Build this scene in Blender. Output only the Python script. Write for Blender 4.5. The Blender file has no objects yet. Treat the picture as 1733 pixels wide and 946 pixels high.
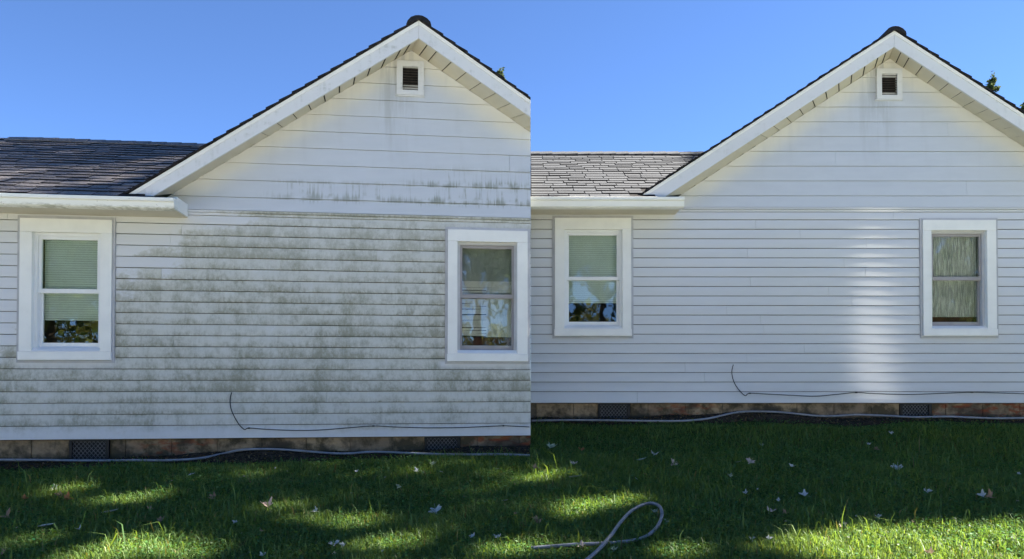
import bpy, bmesh, math, random
import numpy as np
from mathutils import Vector, Matrix
R = random.Random(7)
scene = bpy.context.scene
COL = scene.collection
rad = math.radians

# ------------------------------------------------------------------ camera
CAMZ, PITCH, FPX, W, H = 1.70, 0.016, 1300.0, 1733.0, 946.0
CX, HORIZON = 898.0, 645.0
CY = HORIZON - FPX * math.tan(PITCH)
cam_d = bpy.data.cameras.new('camera')
cam = bpy.data.objects.new('camera', cam_d)
COL.objects.link(cam)
cam.location = (0, 0, CAMZ)
cam.rotation_euler = (math.pi / 2 + PITCH, 0, 0)
cam_d.sensor_width = 36.0
cam_d.lens = 36.0 * FPX / W
cam_d.shift_x = -(CX - W / 2) / W
cam_d.shift_y = (CY - H / 2) / W
cam_d.clip_start, cam_d.clip_end = 0.1, 3000
scene.camera = cam

# ------------------------------------------------------------------ sky, sun, exposure
SUN_AZ, SUN_EL = rad(75), rad(45)          # clockwise from +Y (straight behind the houses)
SDIR = Vector((math.sin(SUN_AZ) * math.cos(SUN_EL), math.cos(SUN_AZ) * math.cos(SUN_EL), math.sin(SUN_EL)))
world = bpy.data.worlds.new('World')
scene.world = world
world.use_nodes = True
wn = world.node_tree.nodes
sky = wn.new('ShaderNodeTexSky')
sky.sky_type = 'NISHITA'
sky.sun_disc = False
sky.sun_elevation = SUN_EL
sky.sun_rotation = SUN_AZ
sky.air_density, sky.dust_density, sky.ozone_density = 0.75, 0.0, 8.0
sky.altitude = 3500
wn['Background'].inputs['Strength'].default_value = 0.05
world.node_tree.links.new(sky.outputs[0], wn['Background'].inputs['Color'])
sun_d = bpy.data.lights.new('sun', 'SUN')
sun_d.energy, sun_d.angle, sun_d.color = 5.0, rad(0.53), (1.0, 0.93, 0.82)
sun = bpy.data.objects.new('sun', sun_d)
COL.objects.link(sun)
sun.rotation_euler = SDIR.to_track_quat('Z', 'Y').to_euler()
scene.view_settings.view_transform = 'Standard'
scene.view_settings.look = 'None'
scene.view_settings.gamma = 1.0
scene.view_settings.exposure = 2.76

# ------------------------------------------------------------------ helpers
class MB:
    """collects faces, links them as ONE mesh object"""
    def __init__(s): s.v, s.f, s.sm = [], [], False
    def poly(s, pts):
        b = len(s.v); s.v += [tuple(p) for p in pts]; s.f.append(tuple(range(b, b + len(pts))))
    def box(s, x0, x1, y0, y1, z0, z1):
        b = len(s.v)
        s.v += [(x0, y0, z0), (x1, y0, z0), (x1, y1, z0), (x0, y1, z0), (x0, y0, z1), (x1, y0, z1), (x1, y1, z1), (x0, y1, z1)]
        s.f += [tuple(b + i for i in q) for q in ((0, 3, 2, 1), (4, 5, 6, 7), (0, 1, 5, 4), (1, 2, 6, 5), (2, 3, 7, 6), (3, 0, 4, 7))]
        return s
    def hexa(s, p):          # 8 corners: bottom 4 (ccw from above), top 4
        b = len(s.v); s.v += [tuple(q) for q in p]
        s.f += [tuple(b + i for i in q) for q in ((0, 3, 2, 1), (4, 5, 6, 7), (0, 1, 5, 4), (1, 2, 6, 5), (2, 3, 7, 6), (3, 0, 4, 7))]
        return s
    def prism_y(s, pts, y0, y1):   # xz polygon (counter-clockwise seen from -y) extruded along y
        n = len(pts); b = len(s.v)
        s.v += [(x, y0, z) for x, z in pts] + [(x, y1, z) for x, z in pts]
        s.f.append(tuple(b + i for i in range(n))); s.f.append(tuple(b + n + i for i in reversed(range(n))))
        for i in range(n):
            j = (i + 1) % n; s.f.append((b + j, b + i, b + n + i, b + n + j))
        return s
    def prism_x(s, prof, x0, x1):  # yz polygon extruded along x
        n = len(prof); b = len(s.v)
        s.v += [(x0, y, z) for y, z in prof] + [(x1, y, z) for y, z in prof]
        s.f.append(tuple(b + i for i in reversed(range(n)))); s.f.append(tuple(b + n + i for i in range(n)))
        for i in range(n):
            j = (i + 1) % n; s.f.append((b + i, b + j, b + n + j, b + n + i))
        return s
    def tube(s, pts, r, n=8, taper=None):
        pts = [Vector(p) for p in pts]; rings = []; s.sm = True
        for i, p in enumerate(pts):
            a = pts[max(0, i - 1)]; c = pts[min(len(pts) - 1, i + 1)]
            d = (c - a).normalized()
            u = d.cross(Vector((0, 0, 1)) if abs(d.z) < .95 else Vector((1, 0, 0))).normalized(); w = u.cross(d)
            rr = r if taper is None else taper[i]
            b = len(s.v); rings.append(b)
            for k in range(n):
                t = 2 * math.pi * k / n
                s.v.append(tuple(p + u * math.cos(t) * rr + w * math.sin(t) * rr))
        for i in range(len(rings) - 1):
            for k in range(n):
                k2 = (k + 1) % n
                s.f.append((rings[i] + k, rings[i] + k2, rings[i + 1] + k2, rings[i + 1] + k))
        s.f.append(tuple(rings[0] + k for k in reversed(range(n)))); s.f.append(tuple(rings[-1] + k for k in range(n)))
        return s
    def mesh(s, name, mat, cut=None, recalc=True):
        me = bpy.data.meshes.new(name); me.from_pydata(s.v, [], s.f)
        bm = bmesh.new(); bm.from_mesh(me)
        if cut is not None:
            for co, no in cut:
                g = bm.verts[:] + bm.edges[:] + bm.faces[:]
                r = bmesh.ops.bisect_plane(bm, geom=g, dist=1e-6, plane_co=co, plane_no=no, clear_outer=True)
                ed = [e for e in r['geom_cut'] if isinstance(e, bmesh.types.BMEdge)]
                if ed: bmesh.ops.holes_fill(bm, edges=ed, sides=0)
        if recalc: bmesh.ops.recalc_face_normals(bm, faces=bm.faces[:])
        if s.sm:
            for f in bm.faces: f.smooth = len(f.verts) == 4
        bm.to_mesh(me); bm.free()
        if mat: me.materials.append(mat)
        return me
    def build(s, name, mat, parent=None, cut=None, kind=None):
        if not s.f: return None
        me = s.mesh(name, mat, cut)
        if len(me.polygons) == 0: return None
        return link(name, me, parent, kind)

def link(name, me, parent=None, kind=None):
    o = bpy.data.objects.new(name, me); COL.objects.link(o)
    if parent: o.parent = parent
    if kind: o['kind'] = kind
    return o
def tag(o, label, cat, group=None):
    o['label'] = label; o['category'] = cat
    if group: o['group'] = group
    return o
def thing(name, label, cat, loc=(0, 0, 0), rotz=0, group=None):
    o = bpy.data.objects.new(name, None); COL.objects.link(o)
    o.location = loc; o.rotation_euler = (0, 0, rotz); o.empty_display_size = .2
    return tag(o, label, cat, group)
def bevel(o, w=.003):
    m = o.modifiers.new('bevel', 'BEVEL'); m.width = w; m.segments = 2; m.limit_method = 'ANGLE'
    return o
def smoothcurve(pts, n=8):     # Catmull-Rom through points
    P = [Vector(p) for p in pts]; out = []
    for i in range(len(P) - 1):
        p0, p1, p2, p3 = P[max(0, i - 1)], P[i], P[i + 1], P[min(len(P) - 1, i + 2)]
        for k in range(n):
            t = k / n
            out.append(.5 * ((2 * p1) + (p2 - p0) * t + (2 * p0 - 5 * p1 + 4 * p2 - p3) * t * t + (3 * p1 - p0 - 3 * p2 + p3) * t ** 3))
    out.append(P[-1]); return out

# ------------------------------------------------------------------ materials
class NT:
    def __init__(s, name):
        s.m = bpy.data.materials.new(name); s.m.use_nodes = True
        s.t = s.m.node_tree; s.n = s.t.nodes; s.b = s.n['Principled BSDF']
    def new(s, t, **kw):
        n = s.n.new('ShaderNode' + t)
        for k, v in kw.items(): setattr(n, k, v)
        return n
    def l(s, a, b): s.t.links.new(a, b)
    def val(s, sock, v):
        if hasattr(v, 'is_output') or isinstance(v, bpy.types.NodeSocket): s.l(v, sock)
        else: sock.default_value = v
    def math(s, op, a, b=0.0, c=None, clamp=False):
        n = s.new('Math', operation=op, use_clamp=clamp)
        s.val(n.inputs[0], a); s.val(n.inputs[1], b)
        if c is not None: s.val(n.inputs[2], c)
        return n.outputs[0]
    def coord(s, which='Object'): return s.new('TexCoord').outputs[which]
    def scale(s, vec, sc, loc=(0, 0, 0)):
        n = s.new('Mapping'); s.l(vec, n.inputs[0]); n.inputs['Scale'].default_value = sc; n.inputs['Location'].default_value = loc
        return n.outputs[0]
    def noise(s, vec, sc=5, det=4, rough=.6):
        n = s.new('TexNoise'); s.l(vec, n.inputs['Vector'])
        n.inputs['Scale'].default_value = sc; n.inputs['Detail'].default_value = det; n.inputs['Roughness'].default_value = rough
        return n.outputs[0]
    def mr(s, v, a, b, c=0.0, d=1.0, smooth=True):
        n = s.new('MapRange'); n.interpolation_type = 'SMOOTHSTEP' if smooth else 'LINEAR'; n.clamp = True
        s.l(v, n.inputs[0])
        for i, q in enumerate((a, b, c, d)): n.inputs[i + 1].default_value = q
        return n.outputs[0]
    def mix(s, f, a, b):
        n = s.new('Mix', data_type='RGBA')
        s.val(n.inputs[0], f)
        for i, q in ((6, a), (7, b)):
            if isinstance(q, tuple): n.inputs[i].default_value = (*q[:3], 1)
            else: s.l(q, n.inputs[i])
        return n.outputs[2]
    def col(s, c): s.val(s.b.inputs['Base Color'], (*c, 1) if isinstance(c, tuple) else c)
    def set(s, rough=.5, spec=.5, metal=0.0):
        s.val(s.b.inputs['Roughness'], rough); s.b.inputs['Specular IOR Level'].default_value = spec; s.b.inputs['Metallic'].default_value = metal
    def bump(s, h, strength=.3, dist=.01):
        n = s.new('Bump'); n.inputs['Strength'].default_value = strength; n.inputs['Distance'].default_value = dist
        s.l(h, n.inputs['Height']); s.l(n.outputs[0], s.b.inputs['Normal'])
    def xyz(s, vec):
        n = s.new('SeparateXYZ'); s.l(vec, n.inputs[0]); return n.outputs
    def rnd(s): return s.new('ObjectInfo').outputs['Random']
M = {}
def simple(name, c, rough=.5, spec=.5, var=.12, sc=8, bump=0.0, metal=0.0, c2=None):
    t = NT(name); co = t.coord()
    n = t.noise(co, sc, 5)
    d = c2 if c2 else tuple(x * (1 - var * 2.2) for x in c)
    t.col(t.mix(t.mr(n, .35, .7), c, d)); t.set(rough, spec, metal)
    if bump: t.bump(t.noise(co, sc * 6, 3), bump, .004)
    M[name] = t.m; return t.m

# painted trim, gutter, metal
simple('white_trim', (.87, .87, .83), .45, .4, .05, 5, .12, 0, (.82, .82, .785))
simple('white_vinyl', (.84, .85, .84), .35, .5, .03, 4)
simple('storm_frame', (.36, .34, .34), .45, .4, .06, 6)
simple('storm_light', (.55, .55, .56), .4, .5, .06, 6)
simple('channel', (.50, .505, .53), .5, .4, .08, 6)
simple('backing', (.22, .21, .19), .9, .1, .2, 6)
simple('room', (.06, .055, .05), .9, .1, .2, 3)
simple('grille_black', (.012, .012, .012), .55, .4, .2, 30)
simple('cable_black', (.012, .012, .013), .5, .4, .2, 30)
simple('hose_grey', (.30, .31, .33), .42, .4, .15, 12)
simple('hose_dark', (.21, .22, .24), .4, .45, .15, 12)
simple('dark_edge', (.026, .024, .025), .85, .2, .3, 20)
simple('vent_black', (.018, .018, .02), .7, .3, .2, 20)
simple('louvre_brown', (.075, .06, .05), .7, .2, .3, 20)
simple('blind_green', (.74, .84, .78), .6, .2, .05, 3)
simple('blind_pale', (.72, .71, .66), .6, .2, .08, 5)
simple('shade_green', (.33, .36, .34), .8, .1, .1, 3)
simple('red_box', (.13, .05, .035), .7, .2, .2, 8)
simple('bark', (.09, .07, .055), .9, .1, .3, 10, .6)

def mat_fascia(name, dirt):
    t = NT(name); co = t.coord()
    n = t.noise(t.scale(co, (1.2, 1, 3)), 6, 6, .7)
    st = t.noise(t.scale(co, (22, 1, 2.5)), 1, 4, .6)
    f = t.math('MULTIPLY', t.mr(n, .45, .75), t.mr(st, .40, .7))
    t.col(t.mix(t.math('MULTIPLY', f, dirt), (.68, .695, .715), (.36, .38, .35))); t.set(.5, .35)
    t.bump(n, .05, .003)
    M[name] = t.m
mat_fascia('fascia_dirty', .75); mat_fascia('fascia_clean', .35)

def mat_soffit():
    t = NT('soffit'); co = t.coord()
    n = t.noise(co, 4, 4)
    c = t.mix(t.mr(n, .3, .7), (.68, .63, .51), (.62, .575, .46))
    t.col(t.mix(t.math('MULTIPLY', t.rnd(), .25), c, (.48, .46, .40))); t.set(.5, .3)
    M['soffit'] = t.m
mat_soffit()

def mat_gutter(name, dirt):
    t = NT(name); co = t.coord(); x, y, z = t.xyz(co)
    low = t.mr(z, 2.02, 2.055, 1, 0)
    n = t.noise(t.scale(co, (3, 1, 14)), 4, 6, .7)
    n2 = t.noise(t.scale(co, (7, 7, 12)), 3, 4, .75)
    f = t.math('MULTIPLY', t.math('MULTIPLY', t.mr(n, .42, .62), low), .7)
    chips = t.mr(n2, .66, .70)
    c = t.mix(t.math('MULTIPLY', f, dirt), (.86, .86, .80), (.24, .24, .15))
    c = t.mix(t.math('MULTIPLY', chips, dirt), c, (.14, .12, .09))
    t.col(c); t.set(.35, .5); M[name] = t.m
mat_gutter('gutter_dirty', .9); mat_gutter('gutter_clean', .12)

E = .1025      # exposure of the lower siding
def mat_siding(name, dirty, ax, az):
    """lower vinyl siding: grey-white, on the first house overgrown with algae in streaks"""
    t = NT(name); co = t.coord(); x, y, z = t.xyz(co)
    base = t.mix(t.mr(t.noise(t.scale(co, (.7, 1, 4)), 3, 4), .3, .7), (.675, .685, .695), (.645, .655, .665))
    base = t.mix(t.math('MULTIPLY', t.rnd(), .35), base, (.70, .71, .715))
    if dirty:
        ph = t.math('FRACT', t.math('DIVIDE', t.math('SUBTRACT', z, .02), E))       # 0 at a board's foot, 1 at its head
        foot = t.mr(ph, 0, .85, 1, 0)
        wob = t.math('MULTIPLY', t.math('ADD', t.math('SUBTRACT', t.noise(t.scale(co, (1, 1, 1.6)), 3.2, 6, .75), .5), t.math('MULTIPLY', t.math('SUBTRACT', t.rnd(), .5), .28)), 1.5)
        # clean corner sheltered by the eave: boundary runs up to the right
        lim = t.math('MULTIPLY_ADD', t.math('SUBTRACT', z, 1.9), 1.55, -.70)
        reg = t.math('SUBTRACT', t.math('ADD', x, wob), lim)
        reg = t.mr(reg, -.10, .22)
        topfade = t.mr(z, 1.25, 2.0, 1.0, .80)
        reg = t.math('MULTIPLY', reg, topfade)
        reg = t.math('MULTIPLY', reg, t.mr(t.math('ADD', z, t.math('MULTIPLY', wob, .10)), .04, .17, .10, 1))  # foot course washed clean
        vec = t.new('Mapping'); t.l(co, vec.inputs[0])
        cmb = t.new('CombineXYZ'); t.l(t.math('MULTIPLY', t.rnd(), 7.0), cmb.inputs[0]); t.l(cmb.outputs[0], vec.inputs['Location'])
        cb = vec.outputs[0]                                      # every board carries its own growth
        st = t.noise(t.scale(cb, (6.5, 1, 6.0)), 1.2, 7, .78)
        st2 = t.noise(t.scale(cb, (34, 1, 15)), 1, 5, .75)
        bl = t.noise(t.scale(co, (1.3, 1, 1.7)), 1.6, 5, .62)
        a = t.math('ADD', t.math('MULTIPLY', st, .72), t.math('MULTIPLY_ADD', bl, .46, .09))
        a = t.math('ADD', a, t.math('MULTIPLY', st2, .42))
        runs = t.noise(t.scale(co, (5.5, 1, .55)), 1.1, 4, .6)
        a = t.math('ADD', a, t.math('MULTIPLY', t.math('SUBTRACT', runs, .5), .30))
        a = t.math('ADD', a, t.math('MULTIPLY', foot, .11))
        a = t.math('ADD', a, t.math('MULTIPLY', t.math('SUBTRACT', t.rnd(), .5), .12))
        al = t.math('MULTIPLY', t.mr(a, .80, 1.14), reg)
        film = t.math('MULTIPLY', t.mr(a, .52, .84), reg)
        tuft = t.math('MULTIPLY', t.mr(ph, .02, .34, 1, 0), t.mr(st2, .42, .64))
        tuft = t.math('MULTIPLY', t.math('MULTIPLY', tuft, t.mr(bl, .42, .62)), reg)
        c = t.mix(t.math('MULTIPLY', film, .85), base, (.585, .582, .51))
        c = t.mix(t.math('MULTIPLY', al, .82), c, (.245, .245, .172))
        c = t.mix(t.math('MULTIPLY', tuft, .42), c, (.13, .135, .08))
        scuff = t.mr(t.noise(t.scale(cb, (16, 1, 7)), 2, 4, .75), .64, .72)
        c = t.mix(t.math('MULTIPLY', scuff, .55), c, (.70, .70, .68))
        drip = t.math('MULTIPLY', t.mr(z, .60, .70), t.mr(z, .705, .735, 1, 0))
        drip = t.math('MULTIPLY', drip, t.math('MAXIMUM', t.mr(x, 1.36, 1.44), t.math('MULTIPLY', t.mr(x, -2.38, -2.30), t.mr(x, -1.56, -1.46, 1, 0))))
        c = t.mix(t.math('MULTIPLY', drip, .9), c, base)      # rinsed course under each sill
        t.col(c); rough = t.mr(al, 0, 1, .42, .8)
        t.set(rough, .5)
    else:
        st = t.noise(t.scale(co, (1.5, 1, 9)), 1, 4, .6)
        t.col(t.mix(t.math('MULTIPLY', t.mr(st, .45, .7), .14), base, (.58, .575, .585)))
        t.set(.10, .66)
    t.bump(t.noise(t.scale(co, (3, 3, 60) if dirty else (9, 3, 34)), 1.4, 4, .6), .10 if dirty else .07, .003)
    M[name] = t.m

def mat_gable(name, dirty, ax, az, sl):
    """upper gable boards: white paint, with a warm glow painted in along the rakes"""
    t = NT(name); co = t.coord(); x, y, z = t.xyz(co)
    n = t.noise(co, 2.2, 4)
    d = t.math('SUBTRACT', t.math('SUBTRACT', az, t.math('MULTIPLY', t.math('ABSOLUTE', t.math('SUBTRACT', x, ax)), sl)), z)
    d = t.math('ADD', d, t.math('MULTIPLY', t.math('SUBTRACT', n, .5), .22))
    warm_glow = t.mr(d, .0, .30, 1, 0)  # warm glow under the rakes, put into the board colour
    base = t.mix(t.mr(t.noise(t.scale(co, (.8, 1, 3)), 4, 4), .3, .7), (.58, .615, .67), (.55, .585, .64))
    base = t.mix(t.math('MULTIPLY', t.rnd(), .3), base, (.61, .64, .68))
    c = t.mix(t.math('MULTIPLY', warm_glow, .60), base, (.83, .79, .66))
    st = t.noise(t.scale(co, (13, 1, 1.1)), 1, 4, .6)
    # soft grey runs under the vent
    run = t.math('MULTIPLY', t.mr(t.math('ABSOLUTE', t.math('SUBTRACT', x, ax - .14)), .03, .26, 1, 0), t.mr(z, 2.5, 3.25))
    run = t.math('MULTIPLY', run, t.mr(st, .42, .62))
    c = t.mix(t.math('MULTIPLY', run, .7), c, (.40, .42, .43))
    soft = t.math('MULTIPLY', t.mr(t.noise(t.scale(co, (4.5, 1, .8)), 1, 3), .5, .68), t.mr(z, 2.25, 2.8))
    c = t.mix(t.math('MULTIPLY', soft, .18), c, (.42, .44, .47))
    if dirty:
        ph = t.math('FRACT', t.math('DIVIDE', t.math('SUBTRACT', z, 2.218), .16))
        s1 = t.noise(t.scale(co, (42, 1, 2.4)), 1, 3, .55)
        s2 = t.noise(t.scale(co, (6, 1, 7)), 1, 3, .55)
        right = t.mr(x, .95, 1.35); mid = t.math('MULTIPLY', t.mr(x, -.35, .15), t.mr(z, 2.36, 2.43, 1, 0))
        reg = t.math('MAXIMUM', right, t.math('MULTIPLY', mid, .8))
        reg = t.math('MULTIPLY', t.math('MULTIPLY', reg, t.mr(z, 2.42, 2.62, 1, 0)), t.mr(z, 2.17, 2.235))
        f = t.math('MULTIPLY', t.mr(t.math('ADD', s1, t.mr(ph, 0, .6, .22, 0)), .50, .72), t.mr(s2, .36, .58))
        c = t.mix(t.math('MULTIPLY', t.math('MULTIPLY', f, reg), .8), c, (.23, .25, .21))
    t.col(c); t.set(.42, .45)
    t.bump(t.noise(t.scale(co, (3, 3, 40)), 1.4, 4, .6), .06, .003)
    M[name] = t.m

def mat_shingle(name, wet, k, w):
    g3 = lambda v: tuple(v * k * q for q in w)
    t = NT(name); co = t.coord('Generated'); oi = t.rnd()
    co2 = t.new('TexCoord').outputs['Object']
    g = t.noise(t.scale(co2, (1, 1, 1)), 160, 2, .7)
    c = t.mix(oi, g3(.100), g3(.185))
    c = t.mix(t.mr(g, .42, .62), c, g3(.245))
    g2 = t.noise(co2, 60, 2, .6)
    c = t.mix(t.mr(g2, .5, .7, 0, .5), c, (.04, .036, .036))
    t.col(c); t.set(.72 if wet else .9, .22 if wet else .12)
    t.bump(g, .6, .004)
    M[name] = t.m
mat_shingle('shingle_dry', False, 1.1, (1.08, .98, .92)); mat_shingle('shingle_wet', True, .36, (.93, 1.0, 1.10))

def mat_block():
    t = NT('block'); co = t.coord(); x, y, z = t.xyz(co)
    n = t.noise(co, 5, 6, .65); n2 = t.noise(t.scale(co, (2.2, 1, 6)), 2.5, 5, .6); n3 = t.noise(t.scale(co, (1.2, 1, 2.0)), 2.2, 4)
    c = t.mix(t.rnd(), (.44, .32, .19), (.28, .20, .125))
    c = t.mix(t.mr(n, .42, .62), c, (.10, .078, .045))
    rust = t.math('MULTIPLY', t.mr(n2, .47, .60), t.math('MAXIMUM', t.mr(x, 1.5, 1.9), t.math('MULTIPLY', t.mr(t.math('ABSOLUTE', t.math('ADD', x, .98)), .15, .45, 1, 0), .8)))
    c = t.mix(t.math('MULTIPLY', rust, .85), c, (.27, .065, .025))
    c = t.mix(t.math('MULTIPLY', t.mr(n3, .5, .66), .7), c, (.055, .047, .038))
    c = t.mix(t.math('MULTIPLY', t.mr(z, -.19, -.10, 1, 0), t.mr(n, .3, .6)), c, (.05, .047, .03))
    t.col(c); t.set(.9, .15); t.bump(t.noise(co, 14, 8, .75), .9, .02); M['block'] = t.m
mat_block()
simple('mortar', (.20, .16, .11), .95, .1, .2, 12)

def mat_glass():
    t = NT('pane_glass')
    for n in list(t.n):
        if n.type == 'BSDF_PRINCIPLED': t.n.remove(n)
    tr = t.new('BsdfTransparent'); tr.inputs[0].default_value = (.94, .965, .95, 1)
    gl = t.new('BsdfGlossy'); gl.inputs['Roughness'].default_value = .015; gl.inputs[0].default_value = (1, 1, 1, 1)
    fr = t.new('Fresnel'); fr.inputs[0].default_value = 1.5
    bp = t.new('Bump'); bp.inputs['Strength'].default_value = .06; bp.inputs['Distance'].default_value = .01
    t.l(t.noise(t.coord(), 5, 2), bp.inputs['Height']); t.l(bp.outputs[0], gl.inputs['Normal'])
    mx = t.new('MixShader'); t.l(t.math('MULTIPLY', fr.outputs[0], 1.9, clamp=True), mx.inputs[0])
    t.l(tr.outputs[0], mx.inputs[1]); t.l(gl.outputs[0], mx.inputs[2])
    t.l(mx.outputs[0], t.n['Material Output'].inputs[0]); M['pane_glass'] = t.m
mat_glass()
def mat_sheer(name, streaky):
    t = NT(name); co = t.coord()
    n = t.noise(t.scale(co, (70, 1, 7)), 1, 5, .7); n2 = t.noise(co, 3, 3)
    c = t.mix(t.mr(n, .40, .62), (.50, .51, .49), (.84, .85, .81)) if streaky else t.mix(t.mr(n, .4, .6), (.6, .64, .58), (.74, .76, .68))
    c = t.mix(t.mr(n2, .45, .65, 0, .4), c, (.25, .27, .25))
    t.col(c); t.set(.8, .1); M[name] = t.m
mat_sheer('sheer_streaky', True); mat_sheer('sheer_soft', False)

def mat_grass(name, c1, c2):
    t = NT(name)
    for n in list(t.n):
        if n.type == 'BSDF_PRINCIPLED': t.n.remove(n)
    at = t.new('Attribute', attribute_name='tint')
    df = t.new('BsdfDiffuse'); tl = t.new('BsdfTranslucent'); gl = t.new('BsdfGlossy'); gl.inputs['Roughness'].default_value = .45
    t.l(at.outputs['Color'], df.inputs[0])
    br = t.new('MixRGB', blend_type='MULTIPLY'); br.inputs[0].default_value = 1; t.l(at.outputs['Color'], br.inputs[1]); br.inputs[2].default_value = (1.5, 1.35, .5, 1)
    t.l(br.outputs[0], tl.inputs[0])
    m1 = t.new('MixShader'); m1.inputs[0].default_value = .42; t.l(df.outputs[0], m1.inputs[1]); t.l(tl.outputs[0], m1.inputs[2])
    m2 = t.new('MixShader'); m2.inputs[0].default_value = .015; t.l(m1.outputs[0], m2.inputs[1]); t.l(gl.outputs[0], m2.inputs[2])
    t.l(m2.outputs[0], t.n['Material Output'].inputs[0]); M[name] = t.m
mat_grass('grass', None, None)
def mat_lawn():
    t = NT('lawn_soil'); co = t.coord()
    n = t.noise(co, .8, 6, .65); n2 = t.noise(co, 30, 4, .7)
    c = t.mix(t.mr(n, .35, .65), (.045, .085, .022), (.085, .12, .03))
    c = t.mix(t.mr(n2, .45, .65), c, (.025, .04, .012))
    t.col(c); t.set(.95, .05); t.bump(n2, .8, .03); M['lawn_soil'] = t.m
    t = NT('bed_soil'); co = t.coord()
    n = t.noise(co, 22, 6, .7); n2 = t.noise(co, 70, 3, .7)
    c = t.mix(t.mr(n, .4, .65), (.030, .024, .018), (.075, .058, .04))
    c = t.mix(t.mr(n2, .58, .66), c, (.16, .13, .09))
    t.col(c); t.set(.95, .05); t.bump(n, 1, .03); M['bed_soil'] = t.m
mat_lawn()
def mat_leaf(name, a, b, tr=.25):
    t = NT(name); co = t.coord()
    c = t.mix(t.mr(t.noise(co, 25, 4), .35, .65), a, b); t.col(c); t.set(.6, .3); M[name] = t.m
mat_leaf('leaf_pale', (.56, .56, .52), (.40, .40, .34)); mat_leaf('leaf_pink', (.56, .44, .36), (.44, .30, .22))
mat_leaf('leaf_tan', (.34, .22, .13), (.24, .14, .08)); mat_leaf('leaf_orange', (.50, .18, .05), (.34, .12, .04))
mat_leaf('leaf_green', (.22, .27, .16), (.30, .33, .22))

# ------------------------------------------------------------------ the ground
def gh0(y):
    """height of the lawn: falls from the houses towards the camera"""
    y = np.asarray(y, float)
    h = np.where(y > 7.15, 1.0 + .14 * (y - 7.15), 1.0 - .14 * (7.15 - y))
    s = np.clip((y - 7.25) / .97, 0, 1)
    h = np.where(y > 7.25, 1.014 + .281 * (s * s * (3 - 2 * s) * .35 + s * .65), h)
    h = np.where(y < 0.5, .069 - .03 * (1 - np.exp(np.minimum(y - .5, 0) / 3.0)) , h)
    return h
def gh(x, y):
    x = np.asarray(x, float); y = np.asarray(y, float)
    a = np.clip(1 - np.abs(y - 4) / 25, 0, 1)
    return gh0(y) + a * (.012 * np.sin(x * 2.1 + y * 1.3) + .010 * np.sin(x * 4.7 - y * 3.1 + 1) + .006 * np.sin(x * 9.1 + y * 7.7))
def lawn_at(px, py, up=0.0):
    """the point of the lawn seen at a place of the photograph"""
    c, s = math.cos(PITCH), math.sin(PITCH)
    dx, dz = (px - CX) / FPX, -(py - CY) / FPX
    d = Vector((dx, c - s * dz, s + c * dz))
    lo, hi = 2.0, 12.0
    for _ in range(50):
        m = (lo + hi) / 2; p = d * m
        if CAMZ + p.z < float(gh(p.x, p.y)) + up: hi = m
        else: lo = m
    p = d * lo
    return Vector((p.x, p.y, CAMZ + p.z))

def axis(a, b, n, far):
    near = np.linspace(a, b, n); g = np.geomspace(.3, far, 22)
    return np.concatenate([a - g[::-1], near, b + g])
xs, ys = axis(-7, 7, 141, 900), axis(3.2, 8.6, 61, 900)
X, Y = np.meshgrid(xs, ys); Z = gh(X, Y)
me = bpy.data.meshes.new('lawn'); nx, ny = len(xs), len(ys)
fa = [(j * nx + i, j * nx + i + 1, (j + 1) * nx + i + 1, (j + 1) * nx + i) for j in range(ny - 1) for i in range(nx - 1)]
me.from_pydata(np.stack([X, Y, Z], -1).reshape(-1, 3).tolist(), [], fa)
me.materials.append(M['lawn_soil'])
for p in me.polygons: p.use_smooth = True
link('lawn', me, None, 'structure')

# ------------------------------------------------------------------ the two houses
HOUSE = [
    dict(loc=(-2.2588, 7.1389, CAMZ - .5286), yaw=.1215, lw=(-2.316, -1.540), rw=(1.478, 2.243), ax=1.206, atop=3.838, abot=3.674,
         slT=.666, slB=.660, wax=1.128, waz=3.683, swl=.667, swr=.649, gut=-.885, x0=-4.3, x1=4.0, vent=(.994, 1.250, 3.246, 3.571), tip=-1.315,
         fv=((-1.905, -1.568), (1.265, 1.600)), dirty=True, roofX=-4.3),
    dict(loc=(2.6530, 8.2278, CAMZ - .2381), yaw=.0018, lw=(-2.396, -1.577), rw=(1.545, 2.331), ax=1.132, atop=3.886, abot=3.717,
         slT=.652, slB=.655, wax=1.214, waz=3.714, swl=.655, swr=.664, gut=-1.09, x0=-2.66, x1=3.75, vent=(1.065, 1.340, 3.267, 3.597), tip=-1.553,
         fv=((-1.926, -1.585), (1.314, 1.649)), dirty=False, roofX=-2.66)]
SEAM = .0004

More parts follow.
